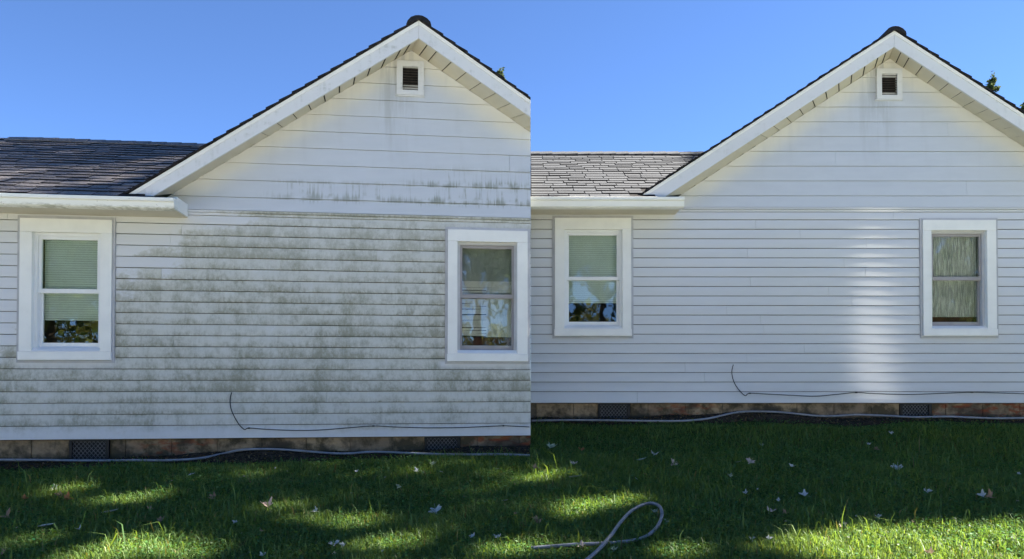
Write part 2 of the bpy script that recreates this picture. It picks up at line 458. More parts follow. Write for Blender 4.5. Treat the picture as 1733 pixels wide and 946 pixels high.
def build_house(P, k):
    dirty = P['dirty']
    yaw, loc = P['yaw'], P['loc']
    H_ = thing('house', 'white gabled house with grey siding streaked by green algae, dusty gutter and brown shingled wing' if dirty else
               'white gabled house with freshly washed pale grey siding, clean gutter and glossy wet streaks', 'house', loc, yaw, 'gabled houses built side by side')
    c, s = math.cos(yaw), math.sin(yaw)
    # party plane between the two houses, in house coordinates
    if dirty:
        cut = [(Vector(((-SEAM - loc[0]) / c, 0, 0)), Vector((c, -s, 0)))]
    else:
        cut = [(Vector(((SEAM - loc[0]) / c, 0, 0)), Vector((-c, s, 0)))]
    dx = 'dirty' if dirty else 'clean'
    mat_siding('siding_' + dx, dirty, P['wax'], P['waz'])
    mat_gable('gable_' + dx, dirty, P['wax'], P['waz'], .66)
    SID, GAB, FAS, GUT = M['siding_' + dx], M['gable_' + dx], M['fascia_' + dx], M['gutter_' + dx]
    SH = M['shingle_dry' if dirty else 'shingle_wet']
    rr = random.Random(31 + k)
    x0, x1 = P['x0'], P['x1']
    WZ0, WZ1 = (.717, 1.986) if dirty else (.720, 1.986)
    wins = [(P['lw'][0], P['lw'][1], WZ0, WZ1), (P['rw'][0], P['rw'][1], WZ0 - (.0 if dirty else -.002), 1.975 if dirty else 1.965)]
    zt = lambda x, ax, az, sl, sr: az - (sl * (ax - x) if x < ax else sr * (x - ax))
    ZW = lambda x: zt(x, P['wax'], P['waz'], P['swl'], P['swr'])
    # --- solid wall behind the boards, with the window openings left out
    mb = MB(); zc = 2.10
    for zz0, zz1, spans in ((0.004, .74, [(x0, x1)]), (.74, 1.95, [(x0, wins[0][0] + .03), (wins[0][1] - .03, wins[1][0] + .03), (wins[1][1] - .03, x1)]), (1.95, zc, [(x0, x1)])):
        for a, b in spans: mb.box(a, b, .016, .12, zz0, zz1)
    xl, xr = P['wax'] - (P['waz'] - zc) / P['swl'], P['wax'] + (P['waz'] - zc) / P['swr']
    mb.prism_y([(xl, zc), (xr, zc), (P['wax'], P['waz'] - .004)], .016, .12)
    mb.build('wall', M['backing'], H_, cut)
    # --- lower siding, one board per course and stretch
    def board(xa, xb, z0, z1, mat, lip, gap, name, zfun=None):
        """one lap board: foot stands proud, a shadow gap under it; a slight wave along its length"""
        n = max(2, int((xb - xa) / .45) + 1); m = MB(); m.sm = False
        ns = 6; bulge = .0008 if name == 'gable_board' else .0019
        prof0 = [(.016, 0), (-lip, 0)] + [(-lip * (1 - q) - .0015 * q - bulge * math.sin(math.pi * q), q) for q in [.06 + .94 * i / ns for i in range(ns + 1)]] + [(.016, 1)]
        ring = []; K = len(prof0)
        for i in range(n + 1):
            x = xa + (xb - xa) * i / n; dz = rr.uniform(-.0007, .0007); dy = rr.uniform(-.0013, .0013)
            b = len(m.v); ring.append(b)
            zb = z0 + gap + dz
            for y, q in prof0:
                m.v.append((x, y + (dy if y < .01 else 0), zb + (z1 - zb) * q))
        for i in range(n):
            for j in range(K):
                j2 = (j + 1) % K
                m.f.append((ring[i] + j, ring[i] + j2, ring[i + 1] + j2, ring[i + 1] + j))
        m.f.append(tuple(ring[0] + j for j in range(K))); m.f.append(tuple(ring[-1] + j for j in reversed(range(K))))
        cc = list(cut)
        if zfun:
            ax, az, sl, sr = zfun
            cc += [(Vector((ax, 0, az)), Vector((-sl, 0, 1)).normalized()), (Vector((ax, 0, az)), Vector((sr, 0, 1)).normalized())]
        o = m.build(name, mat, H_, cc)
        if o:
            o.data.set_sharp_from_angle(angle=rad(28))
        return o
    J = .026
    for q in range(-1, 20):
        z0 = .02 + E * q if q > 0 else (0.0 if q == -1 else None)
        if z0 is None: continue
        z1 = .02 + E * (q + 1) if q > 0 else .02 + E
        if q == 19: z1 = 2.052
        spans = [(x0, x1)]
        if 7 <= q <= 18:
            spans = [(x0, wins[0][0] - J), (wins[0][1] + J, wins[1][0] - J), (wins[1][1] + J, x1)]
        for a, b in spans:
            if b - a > 2.2:     # boards are shorter than the wall: butt joints at scattered places
                j = a + (b - a) * rr.uniform(.12, .88)
                board(a, j, z0, z1, SID, .0100, .0066, 'siding_board'); board(j + .0022, b, z0, z1, SID, .0094, .0066, 'siding_board')
            else: board(a, b, z0, z1, SID, .0100, .0066, 'siding_board')
    # --- frieze strips between siding and gable
    for (z0, z1, pr) in ((2.056, 2.079, .010), (2.082, 2.101, .020)):
        m = MB().box(P['gut'] - .02 if not dirty else -.97, x1, -pr, .016, z0, z1); m.build('frieze_strip', SID, H_, cut)
    # --- gable boards
    zf = (P['wax'], P['waz'], P['swl'], P['swr'])
    for q in range(-1, 10):
        z0 = 2.228 + .16 * q if q >= 0 else 2.104
        z1 = 2.228 + .16 * (q + 1)
        xa, xb = P['wax'] - (P['waz'] - z0) / P['swl'] - .02, P['wax'] + (P['waz'] - z0) / P['swr'] + .02
        if xb - xa < .05: continue
        sp = [(xa, xb)]
        v = P['vent']
        if z0 > v[2] - .05 and z1 < v[3] + .05: sp = [(xa, v[0] + .004), (v[1] - .004, xb)]
        for a, b in sp:
            if b - a > 2.6 and q % 2 == 0:
                j = a + (b - a) * rr.uniform(.2, .8)
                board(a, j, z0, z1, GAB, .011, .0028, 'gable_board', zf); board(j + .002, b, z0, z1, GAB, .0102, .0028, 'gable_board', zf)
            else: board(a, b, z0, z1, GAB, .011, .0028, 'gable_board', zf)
    # --- main roof: courses of shingles on both slopes, rake fascia, drip edge, soffit, ridge vent
    AX, AT, AB, sT, sB = P['ax'], P['atop'], P['abot'], P['slT'], P['slB']
    YF, YB = -.29, 6.6
    xlb, xrb = P['tip'], AX + (AT - 2.157) / sT
    deck = MB()
    deck.prism_y([(xlb, 2.157 + .0), (AX, AT - .055), (AX, AT - .004), (xlb, AT - .004 - sT * (AX - xlb))][::1], YF + .03, YB)
    deck.prism_y([(AX, AT - .055), (xrb, 2.10), (xrb, AT - .004 - sT * (xrb - AX)), (AX, AT - .004)], YF + .03, YB)
    roof = deck.build('main_roof', M['backing'], H_, cut)
    L = math.hypot(1, sT)
    for side in (-1, 1):
        xe = (AX - xlb if side < 0 else xrb - AX) + .03
        n = int(xe * L / .135)
        for i in range(n + 1):
            d0, d1 = max(0, (i * .135 - .02) / L), min(xe, (i + 1) * .135 / L)
            zu, zd = AT + .003 - sT * d0, AT + .003 - sT * d1
            fy = YF - .022 - rr.uniform(0, .006)
            p = [(AX + side * d0, zu), (AX + side * d1, zd + .002), (AX + side * d1, zd + .024 + rr.uniform(0, .004)), (AX + side * d0, zu + .010)]
            if side < 0: p = p[::-1]
            MB().prism_y(p, fy, YB).build('shingle_course', M['dark_edge'], roof, cut)
    # ridge vent: a low arched cap along the ridge
    m = MB(); ring = []
    arc = [(-.112, -.066), (-.100, -.030), (-.070, .004), (-.032, .020), (.0, .024), (.036, .020), (.076, .000), (.106, -.030), (.116, -.066)]
    arc2 = [(AX + a, AT + .012 + b) for a, b in arc]
    m.prism_y(arc2 + [(AX, AT + .0)], YF - .035, YB - .1)
    bevel(m.build('ridge_vent', M['vent_black'], roof, cut), .004)
    # fascia
    zb0 = 2.152
    xtl = AX - (AT - zb0) / sT; xbl = AX - (AB - zb0) / sB
    FY0, FY1 = YF, YF + .022
    bevel(MB().prism_y([(xtl, zb0), (xbl, zb0), (AX - .0008, AB), (AX - .0008, AT - .0)], FY0, FY1).build('rake_board', FAS, H_, cut), .002)
    xtr, xbr = AX + (AT - 2.10) / sT, AX + (AB - 2.10) / sB
    rb = MB().prism_y([(AX + .0008, AB), (xbr, 2.10), (xtr, 2.10), (AX + .0008, AT)], FY0, FY1).build('rake_board', FAS, H_, cut)
    bevel(rb, .002)
    for side in (-1, 1):   # drip edge: thin metal strip proud of the fascia's top
        xe = AX + side * ((AT - 2.165) / sT)
        za = AT - .004; ze = AT - .004 - sT * abs(xe - AX)
        p = [(AX + side * .0008, za - .036), (xe, ze - .036), (xe, ze), (AX + side * .0008, za)]
        if side < 0: p = p[::-1]
        MB().prism_y(p, FY0 - .008, FY0 - .0015).build('drip_edge', M['white_trim'], rb if side > 0 else H_, cut)
    # soffit panels, ruled between the fascia's foot and the head of the wall
    for side in (-1, 1):
        wz = P['swl'] if side < 0 else P['swr']
        step = .137; n = 20; d = .0; i = 0
        zend = 2.19
        while i < n:
            w = step if i > 1 else step * .62
            a, b = d, min(d + w - .013, (AB - 2.165) / sB); d += w; i += 1
            ws = (P['waz'] - 2.247) / wz / ((AB - 2.16) / sB)
            zo = lambda t: (AX + side * t, FY1 - .003, AB - sB * t + .006)
            zi = lambda t: (P['wax'] + side * t * ws, .004, P['waz'] - wz * t * ws + .006)
            if a >= b: break
            lift = .003 + .004 * (i % 2) * 0 + rr.uniform(0, .002)
            o0, o1, i0, i1 = map(Vector, (zo(a), zo(b), zi(a), zi(b)))
            up = Vector((0, 0, .004)); t_ = Vector((0, 0, -.008))   # lower end of every panel hangs a little: stepped edge
            q = [o0, o1 + t_, i1 + t_, i0]
            m = MB(); m.hexa(q + [v + up for v in q]); m.build('soffit_panel', M['soffit'], H_, cut)
        # board above the panels closes the gap
        oT, oB = zo(-.0), zo((AB - 2.32) / sB); iT, iB = zi(0), zi((AB - 2.32) / sB)
        q = [Vector(v) + Vector((0, 0, .0055)) for v in (oT, oB, iB, iT)]
        m = MB(); m.hexa(q + [v + Vector((0, 0, .012)) for v in q]); m.build('soffit_backing', M['room'], H_, cut)
    # --- wing roof
    S, YE, ZE = .5, -.38, 2.125 if dirty else 2.128
    YR = 1.85 if dirty else 1.80
    zr = lambda y: ZE + S * (y - YE)
    xw0, xw1 = P['roofX'], .15
    m = MB().prism_x([(.125, zr(.125) - .05), (YR, zr(YR) - .05), (2 * YR + .38, ZE - .05), (2 * YR + .38, ZE), (YR, zr(YR)), (.125, zr(.125))], xw0, xw1)
    m.prism_x([(YE + .02, zr(YE + .02) - .02), (.1245, zr(.1245) - .05), (.1245, zr(.1245)), (YE + .02, zr(YE + .02))], xw0, xtl + .16)
    wr = m.build('wing_roof', M['dark_edge'], H_, cut)
    vall = lambda x: AT + .02 - sT * (AX - x)
    Ls = math.hypot(1, S); rows = int((YR - YE) * Ls / .127)
    var = []
    ang = math.atan(S)
    for wdt in (.15, .18, .21, .24, .28):
        for v_ in range(2):
            mm = MB(); j = rr.uniform(-.006, .006); th = .009 + .004 * v_; ext = (-.012, .006)[v_]
            w2 = wdt / 2 - .006
            mm.hexa([(-w2, ext, .002), (w2, ext + j * .5, .002), (w2 + .003, .155, .001), (-w2 - .003, .155, .001),
                     (-w2, ext, th), (w2, ext + j * .5, th), (w2 + .003, .155, .003), (-w2 - .003, .155, .003)])
            sm_ = mm.mesh('shingle', SH); sm_.materials.append(M['dark_edge'])
            for p_ in sm_.polygons:
                if p_.normal.z < .8: p_.material_index = 1
            var.append((wdt, sm_))
    cnt = 0
    for r in range(rows + 1):
        y = YE - .012 + r * .127 / Ls
        x = xw0 + rr.uniform(0, .15) if dirty else SEAM - loc[0] + .003
        while x < 0.1:
            wdt, me_ = var[rr.randrange(len(var))]
            xc = x + wdt / 2; x += wdt
            if r < 5 and False: pass
            if vall(xc + (.04 if y < .12 else -.05)) > zr(y) + .05: break
            if dirty and xc < -2.58 - .52 * (y + .4): continue
            cnt += 1
            o = link('shingle', me_ if (cnt < 290) else me_, wr)
            o.location = (xc, y, zr(y) + .001 + rr.uniform(0, .0015)); o.rotation_euler = (ang - .02, rr.uniform(-.004, .004), rr.uniform(-.008, .008))
            if not dirty:
                # do not stick out past the party wall
                if xc - wdt / 2 + loc[0] < SEAM:
                    bpy.data.objects.remove(o); cnt -= 1
                    continue
    print('shingles', cnt)
    # ridge caps
    x = xw0 + .05
    while x < 0.05:
        if not (not dirty and x + loc[0] < SEAM + .01) and not (dirty and x < -3.4):
            m = MB(); a = YR; zt_ = zr(YR) + .012
            m.prism_x([(a - .13, zt_ - .062), (a - .02, zt_ - .004), (a + .02, zt_ - .004), (a + .13, zt_ - .062), (a + .13, zt_ - .052), (a + .02, zt_ + .010), (a - .02, zt_ + .010), (a - .13, zt_ - .052)], 0, .19)
            o = m.build('ridge_cap', SH, wr); o.location = (x, 0, rr.uniform(0, .004)); o.rotation_euler = (0, -.035, 0)
        x += .165
    # --- gutter
    g0, g1 = P['roofX'], P['gut']
    zt_, zb_ = (2.112, 2.018) if dirty else (2.117, 2.012)
    yo = -.43
    prof = [(yo, zt_), (yo - .006, zt_ - .004), (yo - .006, zt_ - .030), (yo + .012, zt_ - .040), (yo + .016, zb_ + .012), (yo + .028, zb_), (yo + .115, zb_),
            (yo + .115, zt_), (yo + .112, zt_), (yo + .112, zb_ + .003), (yo + .03, zb_ + .003), (yo + .020, zb_ + .014), (yo + .016, zt_ - .038), (yo - .002, zt_ - .028), (yo - .002, zt_ - .006)]
    gt = MB().prism_x(prof, g0, g1).build('gutter', GUT, H_, cut)
    e = MB().prism_x([(yo - .007, zt_ + .001), (yo - .007, zt_ - .030), (yo + .011, zt_ - .041), (yo + .015, zb_ + .011), (yo + .027, zb_ - .001), (yo + .117, zb_ - .001), (yo + .117, zt_ + .001)], g1, g1 + .004)
    bevel(e.build('end_cap', GUT, gt, cut), .001)
    # eave soffit, fascia of the wing and its end return
    MB().box(g0, g1 - .01, yo + .1165, .006, 2.026, 2.036).build('eave_soffit', M['soffit'], H_, cut)
    MB().box(g0, g1 - .01, yo + .1165, yo + .135, 2.037, 2.115).build('eave_board', M['white_trim'], H_, cut)
    rx = xbl + .05
    m = MB(); m.hexa([(g1 - .03, yo + .12, 2.037), (g1 - .01, yo + .12, 2.037), (g1 - .01, .006, 2.037), (g1 - .03, .006, 2.037), (g1 - .03, yo + .12, 2.148), (g1 - .01, yo + .12, 2.148), (g1 - .01, .006, 2.148), (g1 - .03, .006, 2.148)])
    m.build('eave_return', M['white_trim'], H_, cut)
    # --- windows
    for wi, (a, b, z0, z1) in enumerate(wins):
        left = wi == 0
        lc, rc, tc, sc_ = (.104, .096, .122, .075) if left else (.092, .100, .112, .072)
        yc = -.034                                         # face of the casing
        ch = MB()
        J2 = .024
        for q in ((a - J2, a - .002, z0 - J2, z1 + J2), (b + .002, b + J2, z0 - J2, z1 + J2), (a - .002, b + .002, z1 + .002, z1 + J2), (a - .002, b + .002, z0 - J2, z0 - .002)):
            ch.box(q[0], q[1], -.020, .016, q[2], q[3])
        o0, o1, p0, p1 = a + lc, b - rc, z0 + sc_, z1 - tc
        fm = MB()                                          # the fixed frame in the opening
        fw = .026
        VF = M['white_vinyl'] if left else M['storm_light']
        for q in ((o0, o0 + fw, p0, p1), (o1 - fw, o1, p0, p1), (o0 + fw, o1 - fw, p1 - fw, p1), (o0 + fw, o1 - fw, p0, p0 + .035)):
            fm.box(q[0], q[1], .012, .11, q[2], q[3])
        win = fm.build('window', VF, H_, cut)
        ch.build('trim_channel', M['channel'], win, cut)
        CT = M['white_trim']
        for nm, q in (('side_casing', (a, o0, z0 + sc_ + .0015, z1 - tc - .001)), ('side_casing', (o1, b, z0 + sc_ + .0015, z1 - tc - .001)),
                      ('head_casing', (a, b, z1 - tc, z1)), ('sill_board', (a - .004, b + .004, z0, z0 + sc_))):
            y0_ = yc - (.010 if nm == 'sill_board' else 0)
            o = MB().box(q[0], q[1], y0_, .09, q[2], q[3]).build(nm, CT, win, cut)
            if o: bevel(o, .0025)
        # sloping sill ledge
        m = MB(); m.prism_x([(yc + .002, p0 + .002), (.012, p0 + .002), (.012, p0 + .038), (yc + .002, p0 + .008)], o0 + .001, o1 - .001)
        m.build('sill_ledge', M['white_vinyl'] if left else M['white_trim'], win, cut)
        i0, i1, j0, j1 = o0 + fw, o1 - fw, p0 + .036, p1 - fw
        zm = (j0 + j1) / 2 + (.01 if left else .015)
        SF = M['white_vinyl'] if left else M['storm_frame']
        st = .026 if left else .022
        def sash(za, zb, y, bot, top):
            m = MB()
            for q in ((i0, i0 + st, za, zb), (i1 - st, i1, za, zb), (i0 + st, i1 - st, za, za + bot), (i0 + st, i1 - st, zb - top, zb)):
                m.box(q[0], q[1], y, y + .028, q[2], q[3])
            o = m.build('sash', SF, win, cut); bevel(o, .002)
            MB().box(i0 + st - .004, i1 - st + .004, y + .012, y + .016, za + bot - .004, zb - top + .004).build('pane', M['pane_glass'], win, cut)
        sash(zm - .020, j1, .030, .040, .030)
        sash(j0, zm + .018, .062, .048, .034)
        # room behind the glass: five inner faces of a dark box
        m = MB(); d0, d1 = .125, 1.2
        ra, rb_, rc_, rd = o0 - .25, o1 + .25, p0 - .25, p1 + .1
        m.box(ra, rb_, d1, d1 + .02, rc_, rd); m.box(ra - .02, ra, d0, d1, rc_, rd); m.box(rb_, rb_ + .02, d0, d1, rc_, rd)
        m.box(ra, rb_, d0, d1, rc_ - .02, rc_); m.box(ra, rb_, d0, d1, rd, rd + .02)
        m.build('room', M['room'], win, cut)
        # what hangs behind the panes
        def slats(xa, xb, za, zb, y, mat, step=.021, sag=0.0, name='blind'):
            m = MB(); z = za
            while z < zb - .004:
                e1, e2 = rr.uniform(-sag, sag), rr.uniform(-sag, sag)
                m.hexa([(xa, y, z + e1), (xb, y, z + e2), (xb, y + .008, z + e2 + .001), (xa, y + .008, z + e1 + .001),
                        (xa, y + .003, z + e1 + step * .93), (xb, y + .003, z + e2 + step * .93), (xb, y + .009, z + e2 + step * .93), (xa, y + .009, z + e1 + step * .93)])
                z += step
            return m.build(name, mat, win, cut)
        gz0, gz1 = j0 + .05, j1 - .03
        gx0, gx1 = i0 + st, i1 - st
        hgt = gz1 - gz0
        if left:
            zb_l = gz0 + hgt * .24
            slats(gx0 - .01, gx1 + .01, zb_l, gz1 + .03, .108, M['blind_green'])
            MB().box(gx0 - .01, gx1 + .01, .104, .122, zb_l - .018, zb_l - .003).build('blind_rail', M['blind_green'], win, cut)
        elif dirty:
            MB().box(gx0 - .02, gx1 + .02, .118, .124, gz0 + hgt * .66, gz1 + .04).build('roller_shade', M['shade_green'], win, cut)
            slats(gx0 - .01, gx1 + .01, gz0 + hgt * .55, gz0 + hgt * .67, .108, M['blind_pale'], .024, .006)
            slats(gx0 - .01, gx0 + (gx1 - gx0) * .56, gz0 + hgt * .10, gz0 + hgt * .53, .108, M['blind_pale'], .026, .007)
            MB().box(gx0 + (gx1 - gx0) * .5, gx1 + .02, .135, .140, gz0 + hgt * .09, gz0 + hgt * .6).build('curtain', M['sheer_soft'], win, cut)
            MB().box(gx0 + .02, gx1 - .01, .15, .30, gz0 - .02, gz0 + hgt * .085).build('storage_box', M['red_box'], win, cut)
        else:
            MB().box(gx0 - .02, gx1 + .02, .122, .126, gz0 + hgt * .55, gz1 + .04).build('roller_shade', M['shade_green'], win, cut)
            m = MB(); n = 70                                # sheer curtain with real folds
            for i in range(n):
                xa, xb = gx0 - .02 + (gx1 - gx0 + .04) * i / n, gx0 - .02 + (gx1 - gx0 + .04) * (i + 1) / n
                ya, yb = .110 + .006 * math.sin(i * 1.9), .110 + .006 * math.sin((i + 1) * 1.9)
                m.hexa([(xa, ya, gz0 + hgt * .06), (xb, yb, gz0 + hgt * .06), (xb, yb + .002, gz0 + hgt * .06), (xa, ya + .002, gz0 + hgt * .06),
                        (xa, ya, gz1 + .03), (xb, yb, gz1 + .03), (xb, yb + .002, gz1 + .03), (xa, ya + .002, gz1 + .03)])
            m.build('curtain', M['sheer_streaky'], win, cut)
            MB().box(gx0 + .01, gx1 - .01, .15, .30, gz0 - .02, gz0 + hgt * .10).build('storage_box', M['red_box'], win, cut)
    # --- gable vent
    va, vb, vc, vd = P['vent']
    fw_ = .055
    m = MB()
    for q in ((va, va + fw_, vc, vd), (vb - fw_, vb, vc, vd), (va + fw_, vb - fw_, vd - fw_, vd), (va + fw_, vb - fw_, vc, vc + .045)):
        m.box(q[0], q[1], -.032, .014, q[2], q[3])
    m.box(va - .012, vb + .006, -.024, .010, vc - .012, vc - .001)
    gv = m.build('gable_vent', FAS, H_, cut)
    m2 = MB().box(va + fw_, vb - fw_, .0155, .02, vc + .04, vd - fw_); m2.build('screen', M['vent_black'], gv, cut)
    nl = 9; hh = (vd - fw_ - vc - .045) / nl
    for i in range(nl):
        z = vc + .045 + hh * i
        m = MB(); xa, xb = va + fw_ + .001, vb - fw_ - .001
        m.hexa([(xa, -.024, z + .001), (xb, -.024, z + .001), (xb, .010, z + hh * .75), (xa, .010, z + hh * .75), (xa, -.024, z + .007), (xb, -.024, z + .007), (xb, .010, z + hh * .75 + .006), (xa, .010, z + hh * .75 + .006)])
        m.build('louvre_slat', M['louvre_brown'], gv, cut)
    # --- foundation: blocks, mortar bed, two black vents with diamond mesh
    MB().box(x0, x1, .045, .25, -.75, .002).build('foundation', M['mortar'], H_, cut)
    for row in range(3):
        x = x0 - (.2 if row % 2 else 0) + .07
        zT = -.002 - .205 * row
        while x < x1:
            xa, xb = x, x + .395; x += .40
            for fa_, fb_ in P['fv']:
                if row == 0:
                    if xa >= fa_ and xb <= fb_: xb = xa
                    elif xa < fa_ < xb: xb = fa_ - .004
                    elif xa < fb_ < xb: xa = fb_ + .004
            if xb - xa < .03: continue
            z0b = zT - .196 - (.3 if row == 2 else 0)
            o = MB().box(xa, xb, .030 + rr.uniform(0, .004), .06, z0b if row or True else 0, zT).build('foundation_block', M['block'], H_, cut)
            if o: bevel(o, .004)
    for fa_, fb_ in P['fv']:
        zb_, fr_ = -.205, .022
        m = MB()
        for q in ((fa_, fa_ + fr_, zb_, -.003), (fb_ - fr_ * 1.3, fb_, zb_, -.003), (fa_ + fr_, fb_ - fr_ * 1.3, zb_, zb_ + .02), (fa_ + fr_, fb_ - fr_ * 1.3, -.014, -.003)):
            m.box(q[0], q[1], .012, .042, q[2], q[3])
        m.box(fa_ + .01, fb_ - .01, .0405, .0445, zb_, -.004)
        fv = m.build('foundation_vent', M['grille_black'], H_, cut)
        g = MB(); xa, xb, za, zz = fa_ + fr_, fb_ - fr_ * 1.3, zb_ + .02, -.014
        nx_ = 8; cw = (xb - xa) / nx_; chh = .042; rws = int((zz - za) / chh * 2) + 1
        def strand(p, q):
            d = Vector((q[0] - p[0], 0, q[1] - p[1])); nrm = Vector((-d.z, 0, d.x)).normalized() * .0024
            p3, q3 = Vector((p[0], .026, p[1])), Vector((q[0], .026, q[1]))
            t_ = Vector((0, .004, 0))
            g.hexa([p3 - nrm, q3 - nrm, q3 - nrm + t_, p3 - nrm + t_, p3 + nrm, q3 + nrm, q3 + nrm + t_, p3 + nrm + t_])
        for r_ in range(rws):
            zz0 = za + r_ * chh / 2; zz1 = min(zz, zz0 + chh / 2)
            for i in range(nx_):
                xm = xa + cw * i
                if r_ % 2 == 0: strand((xm, zz0), (xm + cw / 2, zz1)); strand((xm + cw, zz0), (xm + cw / 2, zz1))
                else: strand((xm + cw / 2, zz0), (xm, zz1)); strand((xm + cw / 2, zz0), (xm + cw, zz1))
        g.build('grille', M['storm_frame'] if False else M['mesh_grey'], fv, cut, 'stuff')
    # --- side wall at the party line (seen only from the side)
    if dirty:
        m = MB(); xe = -(SEAM + loc[0]) / c
        for q in range(0, 34):
            z0, z1 = q * E, (q + 1) * E
            zt2 = zt(xe, AX, AT - .06, sT, sT)
            if z1 > zt2 - .02: break
            m.hexa([(xe - .05, .13, z0 + .004), (xe - .016 + .122 * .13, .13, z0 + .004), (xe - .016 + .122 * 6.4, 6.4, z0 + .004), (xe - .05 + .122 * 6.4, 6.4, z0 + .004),
                    (xe - .05, .13, z1), (xe - .026 + .122 * .13, .13, z1), (xe - .026 + .122 * 6.4, 6.4, z1), (xe - .05 + .122 * 6.4, 6.4, z1)])
        m.build('side_siding', SID, H_, cut, 'stuff')
    else:
        m = MB().box(x1 - .06, x1 - .002, .13, 6.4, 0.0, 2.2); m.build('side_wall', SID, H_, cut)
    return H_
simple('mesh_grey', (.15, .15, .15), .6, .3, .2, 20)
houses = [build_house(P, k) for k, P in enumerate(HOUSE)]

def wall_pt(k, px, py, off=0.0):
    """point of a house's wall (or a plane `off` in front of it) seen at a place of the photograph"""
    P = HOUSE[k]; c, s = math.cos(PITCH), math.sin(PITCH)
    dx, dz = (px - CX) / FPX, -(py - CY) / FPX
    d = Vector((dx, c - s * dz, s + c * dz))
    n = Vector((-math.sin(P['yaw']), math.cos(P['yaw']), 0)); o = Vector(P['loc']) - Vector((0, 0, CAMZ))
    return d * ((n.dot(o) - off) / n.dot(d)) + Vector((0, 0, CAMZ))

# ------------------------------------------------------------------ soil beds along the two foundations
def bed(k, x0, x1, w):
    P = HOUSE[k]; c, s = math.cos(P['yaw']), math.sin(P['yaw'])
    n = int((x1 - x0) / .06); v, f = [], []
    rr = random.Random(5 + k)
    for i in range(n + 1):
        X = x0 + (x1 - x0) * i / n
        ww = w + .03 * math.sin(X * 3.1) + .02 * math.sin(X * 7.3 + 1) + rr.uniform(-.012, .012)
        for q in range(5):
            Yl = .05 - (ww + .05) * q / 4
            wx, wy = P['loc'][0] + X * c - Yl * s, P['loc'][1] + X * s + Yl * c
            v.append((wx, wy, float(gh(wx, wy)) + ((.012 + rr.uniform(0, .008) + .075 * math.exp(-((X + .25) / .5) ** 2) * (1 - q / 4) ** .5) if q < 4 else .004)))
    for i in range(n):
        for q in range(4): f.append((i * 5 + q, i * 5 + q + 1, (i + 1) * 5 + q + 1, (i + 1) * 5 + q))
    m = MB(); m.v, m.f = v, f
    o = m.build('soil_bed', M['bed_soil'], None, [(Vector((-SEAM if k == 0 else SEAM, 0, 0)), Vector((1 if k == 0 else -1, 0, 0)))], 'structure')
bed(0, -4.3, 2.6, .17); bed(1, -2.8, 4.2, .17)

# ------------------------------------------------------------------ grass: separate blades and clover leaves, one mesh
rng = np.random.default_rng(11)
def front(x):      # how far back the lawn reaches: up to the soil bed of either house
    y1 = 7.1389 + (x + 2.2588) * math.tan(.1215) - .19
    return np.where(x < 0, y1, 8.2278 - .20)
def lawn_points(n):
    y = rng.uniform(3.9, 8.15, n); x = rng.uniform(-1, 1, n) * (y * .70 + .25)
    k = (y < front(x) + .05 * np.sin(x * 3.3) + rng.normal(0, .015, n)); return x[k], y[k]
def patch(x, y):
    return (np.sin(x * 1.3 + 1.1 * y) + np.sin(x * 2.9 - y * 2.3 + .7) + np.sin(x * .7 + y * 3.7 + 2) + .7 * np.sin(x * 6.3 + y * 5.1)) / 3.7
def mesh_from(name, V, F4, F3, tint, mat):
    me = bpy.data.meshes.new(name)
    n4, n3 = len(F4), len(F3)
    me.vertices.add(len(V)); me.vertices.foreach_set('co', V.astype(np.float32).ravel())
    me.loops.add(n4 * 4 + n3 * 3); me.loops.foreach_set('vertex_index', np.concatenate([F4.ravel(), F3.ravel()]).astype(np.int32))
    me.polygons.add(n4 + n3)
    me.polygons.foreach_set('loop_start', np.concatenate([np.arange(n4) * 4, n4 * 4 + np.arange(n3) * 3]).astype(np.int32))
    me.update(calc_edges=True)
    if tint is not None:
        a = me.attributes.new('tint', 'FLOAT_COLOR', 'POINT')
        a.data.foreach_set('color', np.concatenate([tint, np.ones((len(tint), 1))], 1).astype(np.float32).ravel())
    me.materials.append(mat)
    return me
def blades(n):
    x, y = lawn_points(n); n = len(x); z = gh(x, y); p = patch(x, y)
    L = rng.gamma(5, .0076, n) * (1 + .35 * p) + .010
    tall = rng.random(n) < .012; L[tall] *= rng.uniform(1.5, 2.6, tall.sum())
    L *= np.clip((front(x) - y) / .16, .35, 1)
    wd = rng.uniform(.0014, .0036, n) * (1 + .5 * tall)
    a = rng.uniform(0, 2 * np.pi, n); lean = rng.uniform(.15, 1.15, n)
    dx, dy = np.cos(a), np.sin(a); b = a + np.pi / 2 + rng.normal(0, .5, n); sx, sy = np.cos(b) * wd, np.sin(b) * wd
    P0 = np.stack([x, y, z - .004], -1); S = np.stack([sx, sy, 0 * sx], -1)
    D = np.stack([dx, dy, 0 * dx], -1)
    mid = P0 + D * (L * .30 * lean)[:, None] + np.array([0, 0, 1]) * (L * .62)[:, None]
    tip = P0 + D * (L * .95 * lean)[:, None] + np.array([0, 0, 1]) * (L * (1.05 - .42 * lean))[:, None]
    V = np.stack([P0 - S, P0 + S, mid + S * .85, mid - S * .85, tip], 1).reshape(-1, 3)
    i = np.arange(n) * 5
    F4 = np.stack([i, i + 1, i + 2, i + 3], -1); F3 = np.stack([i + 3, i + 2, i + 4], -1)
    c1, c2, c3 = np.array([.100, .190, .064]), np.array([.175, .255, .062]), np.array([.21, .18, .085])
    t = np.clip(.34 + .28 * p + rng.normal(0, .24, n), 0, 1)[:, None]
    C = c1 * (1 - t) + c2 * t
    dry = rng.random(n) < .035; C[dry] = c3 * rng.uniform(.7, 1.3, (dry.sum(), 1))
    C *= rng.uniform(.75, 1.25, (n, 1))
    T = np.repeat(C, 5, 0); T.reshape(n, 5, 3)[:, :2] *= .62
    return V, F4, F3, T
V, F4, F3, T = blades(400000)
